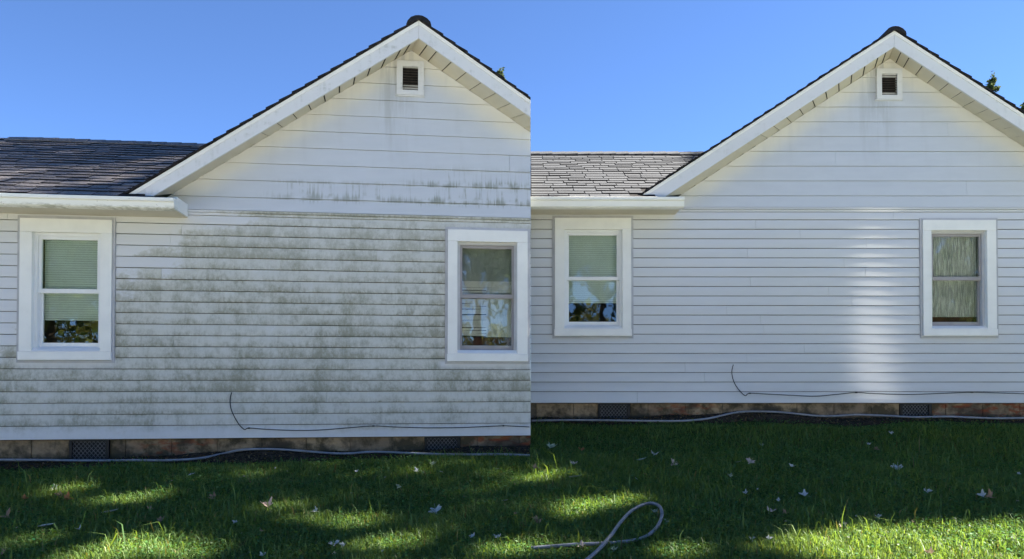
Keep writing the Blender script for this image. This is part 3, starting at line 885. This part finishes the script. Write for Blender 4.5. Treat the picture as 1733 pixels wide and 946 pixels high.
g = link('grass', mesh_from('grass', V, F4, F3, T, M['grass']), None, 'stuff'); g['label'] = 'short green lawn grass mixed with clover in front of both houses'
def clover(n):
    x, y = lawn_points(n); keep = patch(x * 1.7 + 3, y * 1.7) > -.25; x, y = x[keep], y[keep]; n = len(x); z = gh(x, y)
    r = rng.uniform(.004, .0105, n); h = rng.uniform(.012, .052, n); a = rng.uniform(0, 6.28, n)
    nrm = np.stack([rng.normal(0, .38, n), rng.normal(0, .38, n), np.ones(n)], -1); nrm /= np.linalg.norm(nrm, axis=1)[:, None]
    u = np.stack([np.cos(a), np.sin(a), 0 * a], -1); u -= nrm * (u * nrm).sum(1)[:, None]; u /= np.linalg.norm(u, axis=1)[:, None]
    w = np.cross(nrm, u); c = np.stack([x, y, z + h], -1)
    k = 6; rads = np.array([1.0, .9, .8, 1.0, .8, .9])
    V = np.stack([c + (u * math.cos(q * 2 * math.pi / k) * 1.15 + w * math.sin(q * 2 * math.pi / k)) * (r * rads[q])[:, None] for q in range(k)], 1).reshape(-1, 3)
    i = np.arange(n) * k
    F4 = np.concatenate([np.stack([i, i + 1, i + 2, i + 3], -1), np.stack([i, i + 3, i + 4, i + 5], -1)])
    C = np.array([.075, .165, .050]) * rng.uniform(.5, 1.5, (n, 1)) * (1 + .25 * rng.normal(0, 1, (n, 3)) * np.array([.5, .3, .5]))
    return V, F4, np.zeros((0, 3), int), np.repeat(np.clip(C, .01, 1), k, 0)
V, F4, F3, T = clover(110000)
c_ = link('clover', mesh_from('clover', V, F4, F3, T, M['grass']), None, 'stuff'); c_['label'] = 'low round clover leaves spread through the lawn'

# litter of leaf crumbs in the soil beds
def litter(n):
    k = rng.integers(0, 2, n); X = rng.uniform(-4.2, 2.6, n); d = rng.uniform(-.20, .02, n)
    px, py = np.zeros(n), np.zeros(n)
    for q in (0, 1):
        P = HOUSE[q]; c, s = math.cos(P['yaw']), math.sin(P['yaw']); m = k == q
        px[m] = P['loc'][0] + X[m] * c - d[m] * s; py[m] = P['loc'][1] + X[m] * s + d[m] * c
    ok = np.where(k == 0, px < -.01, px > .01); px, py = px[ok], py[ok]; n = len(px)
    z = gh(px, py) + .018 + .07 * np.exp(-((X[ok] + .25) / .5) ** 2) * np.clip((d[ok] + .2) / .2, 0, 1); r = rng.uniform(.004, .016, n); a = rng.uniform(0, 6.28, n)
    u = np.stack([np.cos(a), np.sin(a), rng.normal(0, .4, n)], -1) * r[:, None]; w = np.stack([-np.sin(a), np.cos(a), rng.normal(0, .4, n)], -1) * (r * .6)[:, None]
    c = np.stack([px, py, z + r * .3], -1)
    V = np.stack([c - u, c - w, c + u, c + w], 1).reshape(-1, 3); i = np.arange(n) * 4
    pal = np.array([[.06, .045, .03], [.12, .085, .05], [.20, .15, .09], [.04, .05, .02]])
    return V, np.stack([i, i + 1, i + 2, i + 3], -1), np.zeros((0, 3), int), np.repeat(pal[rng.integers(0, 4, n)], 4, 0)
V, F4, F3, T = litter(5000)
l_ = link('leaf_litter', mesh_from('leaf_litter', V, F4, F3, T, M['grass']), None, 'stuff'); l_['label'] = 'brown leaf crumbs lying in the soil beds'

# ------------------------------------------------------------------ cables and hoses
def cable(k, pts, label):
    P = [wall_pt(k, x, y, .020) for x, y in pts]
    root = MB().tube(smoothcurve(P, 7), .0042, 6).build('cable', M['cable_black'])
    tag(root, label, 'cable'); return root
c1 = cable(0, [(392, 664), (389.5, 676), (390.5, 690), (396, 704), (405, 719), (414, 727), (421, 724.5), (450, 726.5), (500, 728.5), (545, 727.5), (590, 724), (632, 721), (665, 722.5), (720, 724), (780, 723.5), (830, 721.5), (852, 720.5), (875, 721.5), (896, 722.5)], 'thin black cable looping down and along the foot of the algae-streaked siding')
c2 = cable(1, [(1241, 617), (1238.5, 630), (1242, 646), (1250, 659), (1261, 669.5), (1269, 665.5), (1300, 667), (1340, 669), (1380, 670.5), (1415, 667.5), (1449, 664.3), (1480, 666), (1540, 667.5), (1600, 665.5), (1645, 663.8), (1690, 665), (1760, 667)], 'thin black cable looping down and along the foot of the clean siding')
for k, c_o, pts in ((0, c1, ((421, 724.5), (632, 721), (852, 720.5))), (1, c2, ((1269, 665.5), (1449, 664.3), (1645, 663.8)))):
    for p in pts:
        q = wall_pt(k, *p, .021); m = MB().box(q.x - .009, q.x + .009, q.y - .010, q.y + .012, q.z - .006, q.z + .006)
        m.build('clip', M['cable_black'], c_o)
def ground_hose(pts, r, mat, label, up=.040, lift=None):
    P = []
    for i, (x, y) in enumerate(pts):
        q = lawn_at(x, y, up + (lift[i] if lift else 0))
        if not lift:                       # the runs along the walls lean on the foundation where the bed is high
            w_ = wall_pt(0 if x < CX else 1, x, y, .03)
            if w_.y < q.y: q = w_
        P.append(q)
    o = MB().tube(smoothcurve(P, 9), r, 8).build('hose', M[mat]); return tag(o, label, 'hose')
ground_hose([(-30, 778), (60, 778.5), (150, 779.5), (230, 779), (285, 779), (335, 776), (372, 769), (405, 762), (440, 760), (480, 761), (520, 764), (560, 767), (590, 767.5), (625, 765), (660, 765.5), (720, 768), (780, 769.5), (840, 769), (896, 770.5)], .0105, 'hose_grey', 'pale grey hose lying along the foundation of the algae-streaked house')
ground_hose([(900, 712), (960, 711), (1040, 711.5), (1110, 712.5), (1160, 712), (1200, 708), (1235, 700), (1265, 696.5), (1310, 697), (1345, 700), (1380, 703.5), (1412, 704), (1450, 702), (1500, 703.5), (1550, 706), (1600, 705), (1640, 706.5), (1690, 708), (1760, 707)], .0105, 'hose_grey', 'pale grey hose lying along the foundation of the clean house')
ground_hose([(899, 927.5), (930, 925), (975, 921.5), (1012, 920), (1045, 918), (1075, 914), (1098, 905), (1113, 890), (1120, 872), (1117, 858), (1105, 852), (1089, 854), (1068, 865), (1050, 884), (1034, 906), (1014, 929), (990, 950), (965, 970)], .0115, 'hose_dark', 'grey pressure washer hose curled into a loop on the lawn', .045,
            [0, 0, 0, 0, -.012, -.012, -.01, 0, .01, .015, .015, .012, .01, .01, .018, .026, .02, .01])

# ------------------------------------------------------------------ fallen leaves
def leaf_mesh(name, mat, seed):
    r_ = random.Random(seed); lobes = 5; pts = []
    for i in range(lobes):
        a0 = math.pi * (-.12 + 1.24 * i / (lobes - 1)); rl = (.62, .92, 1.0, .92, .62)[i] * r_.uniform(.85, 1.1)
        for da, q in ((-.27, .66), (-.16, .84), (-.05, .90), (0, 1.0), (.07, .88), (.17, .80), (.27, .64)):
            pts.append((a0 + da, rl * q))
        if i < lobes - 1: pts.append((a0 + math.pi * 1.24 / (lobes - 1) / 2, .56 * r_.uniform(.85, 1.15)))
    pts.append((math.pi * 1.5 - .1, .12)); pts.append((math.pi * 1.5 + .1, .12))
    cx, cy = r_.uniform(.9, 2.0), r_.uniform(-.8, 1.4); tw = r_.uniform(-.5, .5); fo = r_.uniform(.15, .75)
    hz = lambda x, y: .34 * (cx * x * x + cy * y * y) + tw * .3 * x * y + .05 * math.sin(9 * x + 5 * y) + fo * abs(x)
    m = MB(); m.v = [(0, 0, 0)] + [(q * math.cos(a), q * math.sin(a), hz(q * math.cos(a), q * math.sin(a))) for a, q in pts]
    n = len(pts); m.f = [(0, 1 + i, 1 + (i + 1) % n) for i in range(n)]
    me = m.mesh(name, mat, None, False)
    # stalk and thickness
    bm = bmesh.new(); bm.from_mesh(me)
    v = [bm.verts.new(p) for p in ((-.025, -.08, .0), (.025, -.08, .0), (.03, -.8, .10), (-.01, -.8, .10))]; bm.faces.new(v)
    r = bmesh.ops.solidify(bm, geom=bm.faces[:], thickness=.012)
    bm.to_mesh(me); bm.free(); return me
def oval_mesh(name, mat, seed):
    r_ = random.Random(seed); m = MB(); n = 12; cv = r_.uniform(.2, .6)
    m.v = []
    for i in range(n + 1):
        t = i / n; w = .34 * math.sin(math.pi * t ** .8) + .01; y = 2 * t - 1
        z = cv * .5 * y * y
        m.v += [(-w, y, z + w * .5), (0, y, z), (w, y, z + w * .5)]
    for i in range(n):
        for q in (0, 1): m.f.append((i * 3 + q, i * 3 + q + 1, i * 3 + q + 4, i * 3 + q + 3))
    me = m.mesh(name, mat, None, False)
    bm = bmesh.new(); bm.from_mesh(me); bmesh.ops.solidify(bm, geom=bm.faces[:], thickness=.015); bm.to_mesh(me); bm.free(); return me
LM = {}
for cname in ('pale', 'pink', 'tan', 'orange', 'green'):
    LM[cname] = [leaf_mesh('fallen_leaf', M['leaf_' + cname], 3 * i + len(cname)) for i in range(4)]
    LM[cname + '_o'] = [oval_mesh('fallen_leaf', M['leaf_' + cname], 7 * i + len(cname)) for i in range(3)]
LEAVES = [  # px, py, width in photo px, kind, label
    (737, 862, 25, 'pale', 'large crumpled white leaf in the shaded grass below the streaked house'),
    (1519, 790, 21, 'pale', 'large crumpled white leaf in the shaded grass below the clean siding'),
    (453, 857, 22, 'pink', 'pale pinkish maple leaf on the edge of a sunlit patch under the streaked wall'),
    (1271, 780, 17, 'pink', 'pale pinkish leaf in the grass uphill and right of the hose loop'),
    (362, 843, 16, 'tan', 'tan maple leaf with pointed lobes left of the pale pinkish leaf'),
    (186, 866, 21, 'pale_o', 'white curled leaf lying flat below the left basement vent of the streaked house'),
    (257, 862, 15, 'tan', 'brownish maple leaf right of the white curled leaf'),
    (112, 846, 17, 'orange', 'bright orange leaf in the grass under the leftmost window'),
    (41, 845, 13, 'orange', 'small orange leaf at the left edge of the lawn'),
    (105, 838, 16, 'tan', 'dull tan leaf touching the bright orange leaf'),
    (10, 873, 20, 'tan', 'wide tan leaf at the far left edge of the lawn'),
    (78, 890, 22, 'pale_o', 'long white leaf near the lower left corner of the lawn'),
    (272, 882, 14, 'tan', 'tan leaf below the brownish maple leaf'),
    (95, 826, 16, 'green', 'pale green crumpled leaf above the bright orange leaf'),
    (134, 896, 11, 'pale', 'small white leaf right of the long white leaf'),
    (6, 936, 16, 'tan', 'brown leaf in the lower left corner'),
    (565, 919, 20, 'pale', 'grey white leaf cluster near the lower edge under the streaked wall'),
    (582, 921, 13, 'pale', 'small grey white leaf touching the grey white cluster'),
    (535, 865, 12, 'pale', 'narrow white leaf upright in the grass right of the pale pinkish maple leaf'),
    (706, 797, 13, 'pale', 'white leaf in the dark grass below the right basement vent of the streaked house'),
    (732, 786, 11, 'green', 'greenish leaf right above the white leaf below the basement vent'),
    (603, 798, 8, 'pale', 'tiny white leaf alone in the dark grass below the middle of the streaked wall'),
    (676, 823, 10, 'green', 'small grey green leaf in the dark grass left of the large crumpled white leaf'),
    (800, 908, 12, 'pale', 'round pale leaf in the lower right of the streaked lawn'),
    (843, 909, 13, 'pale', 'pale leaf between the round pale leaf and the next lawn'),
    (855, 847, 9, 'pale_o', 'thin pale leaf right of the large crumpled white leaf'),
    (443, 899, 9, 'tan', 'tiny tan leaf on the sunlit grass below the pale pinkish maple leaf'),
    (400, 884, 13, 'pale', 'greyish maple leaf below the tan maple leaf with pointed lobes'),
    (445, 940, 14, 'pale', 'white leaf cut by the lower edge below the pale pinkish maple leaf'),
    (323, 803, 10, 'pale_o', 'thin white leaf close to the left bend of the hose at the streaked wall'),
    (983, 760, 13, 'orange', 'orange brown leaf below the left basement vent of the clean house'),
    (970, 785, 14, 'pink', 'pinkish leaf below the orange brown leaf by the clean house'),
    (973, 807, 17, 'pale_o', 'white oval leaf pointing up right above the hose loop'),
    (1107, 769, 15, 'pale', 'white three pointed leaf below the clean wall between vent and cable'),
    (1141, 784, 15, 'pink', 'cream leaf right of the white three pointed leaf'),
    (1086, 778, 14, 'green_o', 'narrow pale green leaf left of the cream leaf'),
    (932, 758, 18, 'green', 'pale green crumpled leaf at the left end of the clean house lawn'),
    (905, 793, 13, 'tan', 'tan leaf against the left end of the clean house lawn'),
    (911, 880, 20, 'tan', 'reddish brown maple leaf above the straight end of the washer hose'),
    (985, 925, 19, 'pink', 'pale maple leaf resting on the straight end of the washer hose'),
    (1038, 931, 13, 'green', 'green leaf inside the crossing of the washer hose'),
    (1109, 866, 12, 'green', 'grey leaf inside the hose loop near its top'),
    (1128, 881, 11, 'green', 'pale grey leaf just outside the hose loop on its right'),
    (1342, 789, 12, 'pale', 'white upright leaf below the middle of the clean wall'),
    (1362, 838, 20, 'pale', 'bluish white leaf cluster above the sunlit strip of lawn'),
    (1303, 865, 18, 'pink', 'pinkish white leaf left of the sunlit strip of lawn'),
    (1271, 911, 11, 'pale', 'left one of two small white leaves in the shade right of the hose loop'),
    (1301, 912, 13, 'pale', 'right one of two small white leaves in the shade right of the hose loop'),
    (1330, 868, 13, 'tan', 'pinkish brown leaf at the corner of the sunlit strip'),
    (1425, 888, 16, 'pink', 'cream leaf lying on the upper edge of the sunlit strip'),
    (1484, 874, 11, 'pale', 'white leaf standing at the upper edge of the sunlit strip'),
    (1507, 732, 10, 'pale', 'small white leaf near the right basement vent of the clean house'),
    (1568, 830, 14, 'pale', 'grey white leaf below the right window of the clean house'),
    (1677, 841, 20, 'tan', 'brown curled leaf at the right of the lawn'),
    (1663, 840, 16, 'pale', 'grey leaf touching the brown curled leaf'),
    (1723, 802, 8, 'pale', 'tiny white leaf at the right edge of the lawn'),
    (1480, 761, 12, 'tan', 'reddish brown leaf in the shade above the large crumpled white leaf'),
    (1470, 752, 8, 'pale', 'tiny white leaf above the reddish brown leaf'),
    (1575, 937, 16, 'pink', 'cream leaf on the sunlit strip at the lower edge'),
    (1250, 782, 10, 'green_o', 'narrow grey green leaf left of the pale pinkish leaf uphill'),
    (1288, 753, 9, 'green', 'grey green leaf above the pale pinkish leaf uphill'),
    (1236, 806, 12, 'green', 'grey maple leaf below the narrow grey green leaf'),
    (1262, 835, 10, 'pale', 'pale torn leaf in the shade between hose loop and bluish white cluster'),
    (1318, 847, 9, 'pale', 'pale round leaf left of the bluish white leaf cluster'),
]
for i, (px, py, w, kind, lab) in enumerate(LEAVES):
    p = lawn_at(px, py, .042)
    sz = w / FPX * p.y * .66
    ms = LM[kind]; o = link('fallen_leaf', ms[i % len(ms)])
    o.location = p; o.scale = (sz, sz, sz)
    o.rotation_euler = (R.uniform(.25, .85), R.uniform(-.35, .35), 0); o.rotation_euler.z = 0
    o.rotation_euler = (Matrix.Rotation(R.uniform(.3, .8), 4, 'X') @ Matrix.Rotation(R.uniform(-.3, .3), 4, 'Y') @ Matrix.Rotation(R.uniform(0, 6.28), 4, 'Z')).to_euler()
    if kind.endswith('_o'): o.rotation_euler = (R.uniform(.0, .3), R.uniform(-.3, .3), R.uniform(-1.9, -.9))
    tag(o, lab, 'leaf', 'fallen leaves on the lawn')
small = 0
while small < 34:
    px, py = R.uniform(0, 1733), R.uniform(790, 940)
    if any(abs(px - q[0]) < 18 and abs(py - q[1]) < 12 for q in LEAVES): continue
    p = lawn_at(px, py, .04); kind = R.choice(['pale', 'pink', 'green', 'pale_o', 'tan'])
    o = link('fallen_leaf', R.choice(LM[kind])); sz = R.uniform(.011, .019); o.location = p; o.scale = (sz,) * 3
    o.rotation_euler = (R.uniform(0, .8), R.uniform(-.5, .5), R.uniform(0, 6.28))
    tag(o, 'tiny scrap of a dry leaf sunk into the grass', 'leaf', 'tiny leaf scraps in the lawn'); small += 1

# ------------------------------------------------------------------ trees
def mat_foliage(name, c1, c2):
    t = NT(name)
    for n in list(t.n):
        if n.type == 'BSDF_PRINCIPLED': t.n.remove(n)
    df = t.new('BsdfDiffuse'); tl = t.new('BsdfTranslucent')
    c = t.mix(t.mr(t.noise(t.coord(), 1.1, 3), .35, .65), c1, c2); t.l(c, df.inputs[0]); t.l(c, tl.inputs[0])
    m1 = t.new('MixShader'); m1.inputs[0].default_value = .35; t.l(df.outputs[0], m1.inputs[1]); t.l(tl.outputs[0], m1.inputs[2])
    t.l(m1.outputs[0], t.n['Material Output'].inputs[0]); M[name] = t.m
mat_foliage('foliage', (.05, .085, .025), (.09, .12, .03)); mat_foliage('needles', (.06, .085, .04), (.10, .125, .055))
def leaf_cards(name, centers, size, mat, seed):
    g = np.random.default_rng(seed); n = len(centers)
    a = g.normal(size=(n, 3)); a /= np.linalg.norm(a, axis=1)[:, None]
    b = g.normal(size=(n, 3)); b -= a * (a * b).sum(1)[:, None]; b /= np.linalg.norm(b, axis=1)[:, None]
    s = g.uniform(.6, 1.3, (n, 1)) * size
    V = np.stack([centers - a * s, centers - b * s * .5, centers + a * s, centers + b * s * .5], 1).reshape(-1, 3); i = np.arange(n) * 4
    return mesh_from(name, V, np.stack([i, i + 1, i + 2, i + 3], -1), np.zeros((0, 3), int), None, mat)
def tree(name, x, y, h, zc, rx, rz, label, clumps, per, lsize, seed, holes=()):
    g = np.random.default_rng(seed); z0 = float(gh(x, y)) - .05
    sd = np.array(SDIR)
    t = thing(name, label, 'tree', (x, y, z0))
    m = MB(); rr = random.Random(seed)
    tr = [(0, 0, 0), (.08, .03, h * .25), (-.05, .06, h * .5), (.05, 0, zc + rz * .5)]
    m.tube(tr, .2, 8, [h * .02, h * .015, h * .010, h * .003]); C = []
    for i in range(clumps):
        d = g.normal(size=3); d /= np.linalg.norm(d); q = g.random() ** .45
        c = np.array([d[0] * rx * q, d[1] * rx * q, zc + d[2] * rz * q])
        lv = c + g.normal(size=(per, 3)) * rx * .13
        for hp, hr, *hd in holes:     # gaps cut in the crown to let chosen rays through
            q = lv + np.array([x, y, z0]) - hp; di = np.array(hd[0]) / np.linalg.norm(hd[0]) if hd else sd
            q = q - (q @ di)[:, None] * di
            lv = lv[(q ** 2).sum(1) > hr * hr]
        C.append(lv)
        if i % 6 == 0:
            s0 = Vector((0, 0, min(zc - rz * .75, c[2] - .3) if c[2] > zc - rz * .7 else c[2] * .9)); mid = (s0 + Vector(c)) / 2 + Vector((0, 0, .2))
            blocked = False
            for hp, hr, *hd in holes:
                if hd: continue
                q = np.array([s0.lerp(mid, u) if u <= 1 else mid.lerp(Vector(c), u - 1) for u in np.linspace(0, 2, 13)]) + np.array([x, y, z0]) - hp
                q = q - (q @ sd)[:, None] * sd
                blocked |= bool(((q ** 2).sum(1) < (hr + .1) ** 2).any())
            if blocked: continue
            m.tube([s0, mid, Vector(c)], .05, 5, [h * .0035, h * .0025, h * .001])
    m.build('trunk', M['bark'], t)
    link('crown', leaf_cards('crown', np.concatenate(C), lsize, M['foliage'], seed + 1), t)
    return t
def conifer(x, y, ztop, rbase, hc, label, seed, tiers=26):
    g = np.random.default_rng(seed); z0 = float(gh(x, y)) - .05; h = ztop - z0
    t = thing('conifer', label, 'tree', (x, y, z0), 0, 'evergreens behind the roof')
    m = MB().tube([(0, 0, 0), (0, 0, h * .5), (0, 0, h)], .1, 7, [.16, .09, .006]); C = []
    for i in range(tiers):
        f = i / (tiers - 1); zz = h - hc * f ** 1.05; r = .06 + rbase * f ** .85
        nb = 4 + int(5 * f)
        for b in range(nb):
            a = g.uniform(0, 6.28); rr_ = r * g.uniform(.65, 1.15); e = Vector((math.cos(a) * rr_, math.sin(a) * rr_, zz + rr_ * .45))
            m.tube([(0, 0, zz), tuple(e)], .01, 4, [.012, .003])
            n = int(18 + 60 * f); u = g.random((n, 1)) ** .7
            C.append(np.array([[0, 0, zz]]) * (1 - u) + np.array([tuple(e)]) * u + g.normal(size=(n, 3)) * (.030 + .03 * f))
    C.append(np.array([[0, 0, h]]) + g.normal(size=(60, 3)) * np.array([.03, .03, .10]))
    m.build('trunk', M['bark'], t)
    link('crown', leaf_cards('crown', np.concatenate(C), .045, M['needles'], seed), t)
conifer(12.1, 20, CAMZ + (HORIZON - 133) / FPX * 20, .42, 2.6, 'narrow pointed evergreen rising behind the right slope of the clean house', 3)
conifer(12.95, 20, CAMZ + (HORIZON - 178) / FPX * 20, .4, 2.2, 'lower evergreen tip at the right edge of the picture behind the clean roof', 4)
conifer(-.78, 20, CAMZ + (HORIZON - 122) / FPX * 20, .18, 2.2, 'tiny evergreen tip showing over the right slope of the streaked house', 5)
LIT = [(200, 938, .34), (60, 915, .16), (310, 942, .20), (105, 836, .16), (195, 852, .15), (240, 846, .16), (455, 866, .15), (520, 874, .20), (590, 890, .20), (640, 925, .2), (860, 938, .22),
       (1010, 806, .18), (1060, 806, .17), (1090, 814, .22), (1125, 834, .22), (1150, 850, .14), (970, 866, .22), (1000, 860, .2), (1035, 856, .18), (905, 812, .2), (915, 840, .12), (1150, 938, .2), (960, 938, .16), (1190, 905, .12), (1240, 880, .12), (1265, 935, .14)] + [(x, 930, .42) for x in range(1410, 1800, 55)]
holes = [(np.array(lawn_at(px, py)), r * .72) for px, py, r in LIT]
holes += [(np.array((x, y, 3.62 + .5 * (y - 8.2))), .34) for x in (.1, .5, .9, 1.3) for y in (8.1, 8.4, 8.7, 9.0, 9.3, 9.6, 9.9, 10.15)]   # sun on the washed wing roof
tree('shade_tree', 15.2, 9.9, 22, 17.7, 4.1, 3.9, 'tall broadleaf tree to the right of both houses with gaps cut to dapple the lawn', 500, 42, .11, 21, holes)
tree('shade_tree', 14.7, 8.5, 17, 13.7, .75, 1.2, 'slim broadleaf tree added in front of the tall dappling tree to shade the hose loop', 70, 30, .13, 23, holes)  # unseen tree added for extra shade on the lawn
tree('shade_tree', 9.9, 13.0, 20.5, 17.6, 4.2, 2.6, 'tall airy broadleaf tree added out of view to lightly shade the wing roof of the streaked house', 820, 28, .08, 22, holes)  # unseen tree added to filter the sun on the wing roof

# ------------------------------------------------------------------ across the lawn, behind the camera: what wall and panes mirror and what is added to throw light back
simple('bounce_concrete', (.58, .56, .51), .9, .2, .08, 1.5, .2)
def sheet(name, x0, x1, y0, y1, mat, up):
    n1, n2 = 30, 24; v = []; f = []
    for j in range(n2 + 1):
        for i in range(n1 + 1):
            x, y = x0 + (x1 - x0) * i / n1, y0 + (y1 - y0) * j / n2; v.append((x, y, float(gh(x, y)) + up))
    for j in range(n2):
        for i in range(n1): f.append((j * (n1 + 1) + i, j * (n1 + 1) + i + 1, (j + 1) * (n1 + 1) + i + 1, (j + 1) * (n1 + 1) + i))
    m = MB(); m.v, m.f = v, f; return m.build(name, mat, None, None, 'structure')
sheet('bounce_driveway', -16, 18, -4.0, 2.6, M['bounce_concrete'], .03)  # pale paving added out of view to bounce sunlight onto the walls
def added_gable(x0, x1, y, h, hr, label):
    z0 = float(gh((x0 + x1) / 2, y)) - .1; cx = (x0 + x1) / 2
    t = thing('added_house', label, 'house', (cx, y, z0)); w = (x1 - x0) / 2
    m = MB(); m.prism_y([(-w, 0), (w, 0), (w, h), (0, hr), (-w, h)], -8, 0); m.build('wall', M['white_vinyl'], t)
    m = MB()
    for s in (-1, 1):
        p = [(0, hr + .02), (s * (w + .4), h - (hr - h) * .4 / w + .02), (s * (w + .4), h - (hr - h) * .4 / w + .2), (0, hr + .2)]
        m.prism_y(p if s > 0 else p[::-1], -8.3, .3)
    m.build('roof', M['dark_edge'], t)
    for a, b in ((-.62, 1.2), (.62, 1.2)):
        wx = a * w; f = MB()
        for q in ((wx - .5, wx - .42, b, b + 1.3), (wx + .42, wx + .5, b, b + 1.3), (wx - .42, wx + .42, b, b + .08), (wx - .42, wx + .42, b + 1.22, b + 1.3)): f.box(q[0], q[1], .002, .05, q[2], q[3])
        o = f.build('window', M['white_trim'], t); MB().box(wx - .42, wx + .42, .004, .012, b + .08, b + 1.22).build('pane', M['room'], o)
    return t
nb = added_gable(-1.5, 1.5, -7, 7.3, 9.2, 'white house added across the lawn with its gable turned to the sun')  # added white facade, turned sunward for bounce and a mirrored glare in the siding
nb.location.x, nb.location.y = 10.5, -6.5; nb.rotation_euler.z = rad(-45)
tree('garden_tree', -10.6, -12, 9.5, 6.3, 3.4, 2.9, 'broadleaf tree across the lawn opposite the streaked house', 150, 90, .12, 41)
tree('garden_tree', 2.6, -10.5, 10.5, 6.9, 3.2, 3.2, 'broadleaf tree across the lawn behind the viewer', 170, 90, .12, 42, [(np.array((2.25, -10.5, 5.1)), .75, (.08, -1, .165))])
tree('garden_tree', 7.3, -5.6, 9, 5.2, 1.9, 3.8, 'slim broadleaf tree left of the added white house turned to the sun', 130, 60, .15, 43)
tree('garden_tree', 15.0, -9.8, 9, 5.4, 2.6, 3.8, 'broadleaf tree right of the added white house turned to the sun', 130, 60, .15, 44)
# two-storey house added out of view on the right so its eave throws the straight shadow edge across the lower right lawn
z0 = float(gh(9.8, 8.5)) - .1
t = thing('added_house', 'tall two storey house added out of view so its eave shades the clean house lawn', 'house', (11.3, 9.0, z0))
m = MB(); m.prism_x([(-1.6, 0), (1.6, 0), (1.6, 7.0), (0, 8.2), (-1.6, 7.0)], -2.7, 2.7); m.build('wall', M['white_vinyl'], t)
m = MB(); m.prism_x([(-1.85, 6.83), (0, 8.21), (1.85, 6.83), (1.85, 6.95), (0, 8.35), (-1.85, 6.95)], -2.9, 2.9); m.build('roof', M['dark_edge'], t)

hd = np.random.default_rng(77); n = 60000
pts = np.stack([hd.uniform(-45, 45, n), -27 + hd.normal(0, .8, n), hd.uniform(0, 1, n) ** .8], -1)
pts[:, 2] *= 5.2 + .9 * np.sin(pts[:, 0] * .7) + .5 * np.sin(pts[:, 0] * 2.1)
mat_foliage('hedge_green', (.15, .14, .04), (.10, .12, .035))
hg = link('hedge', leaf_cards('hedge', pts, .16, M['hedge_green'], 78), None, 'stuff'); hg['label'] = 'tall olive green hedge far behind the viewer'
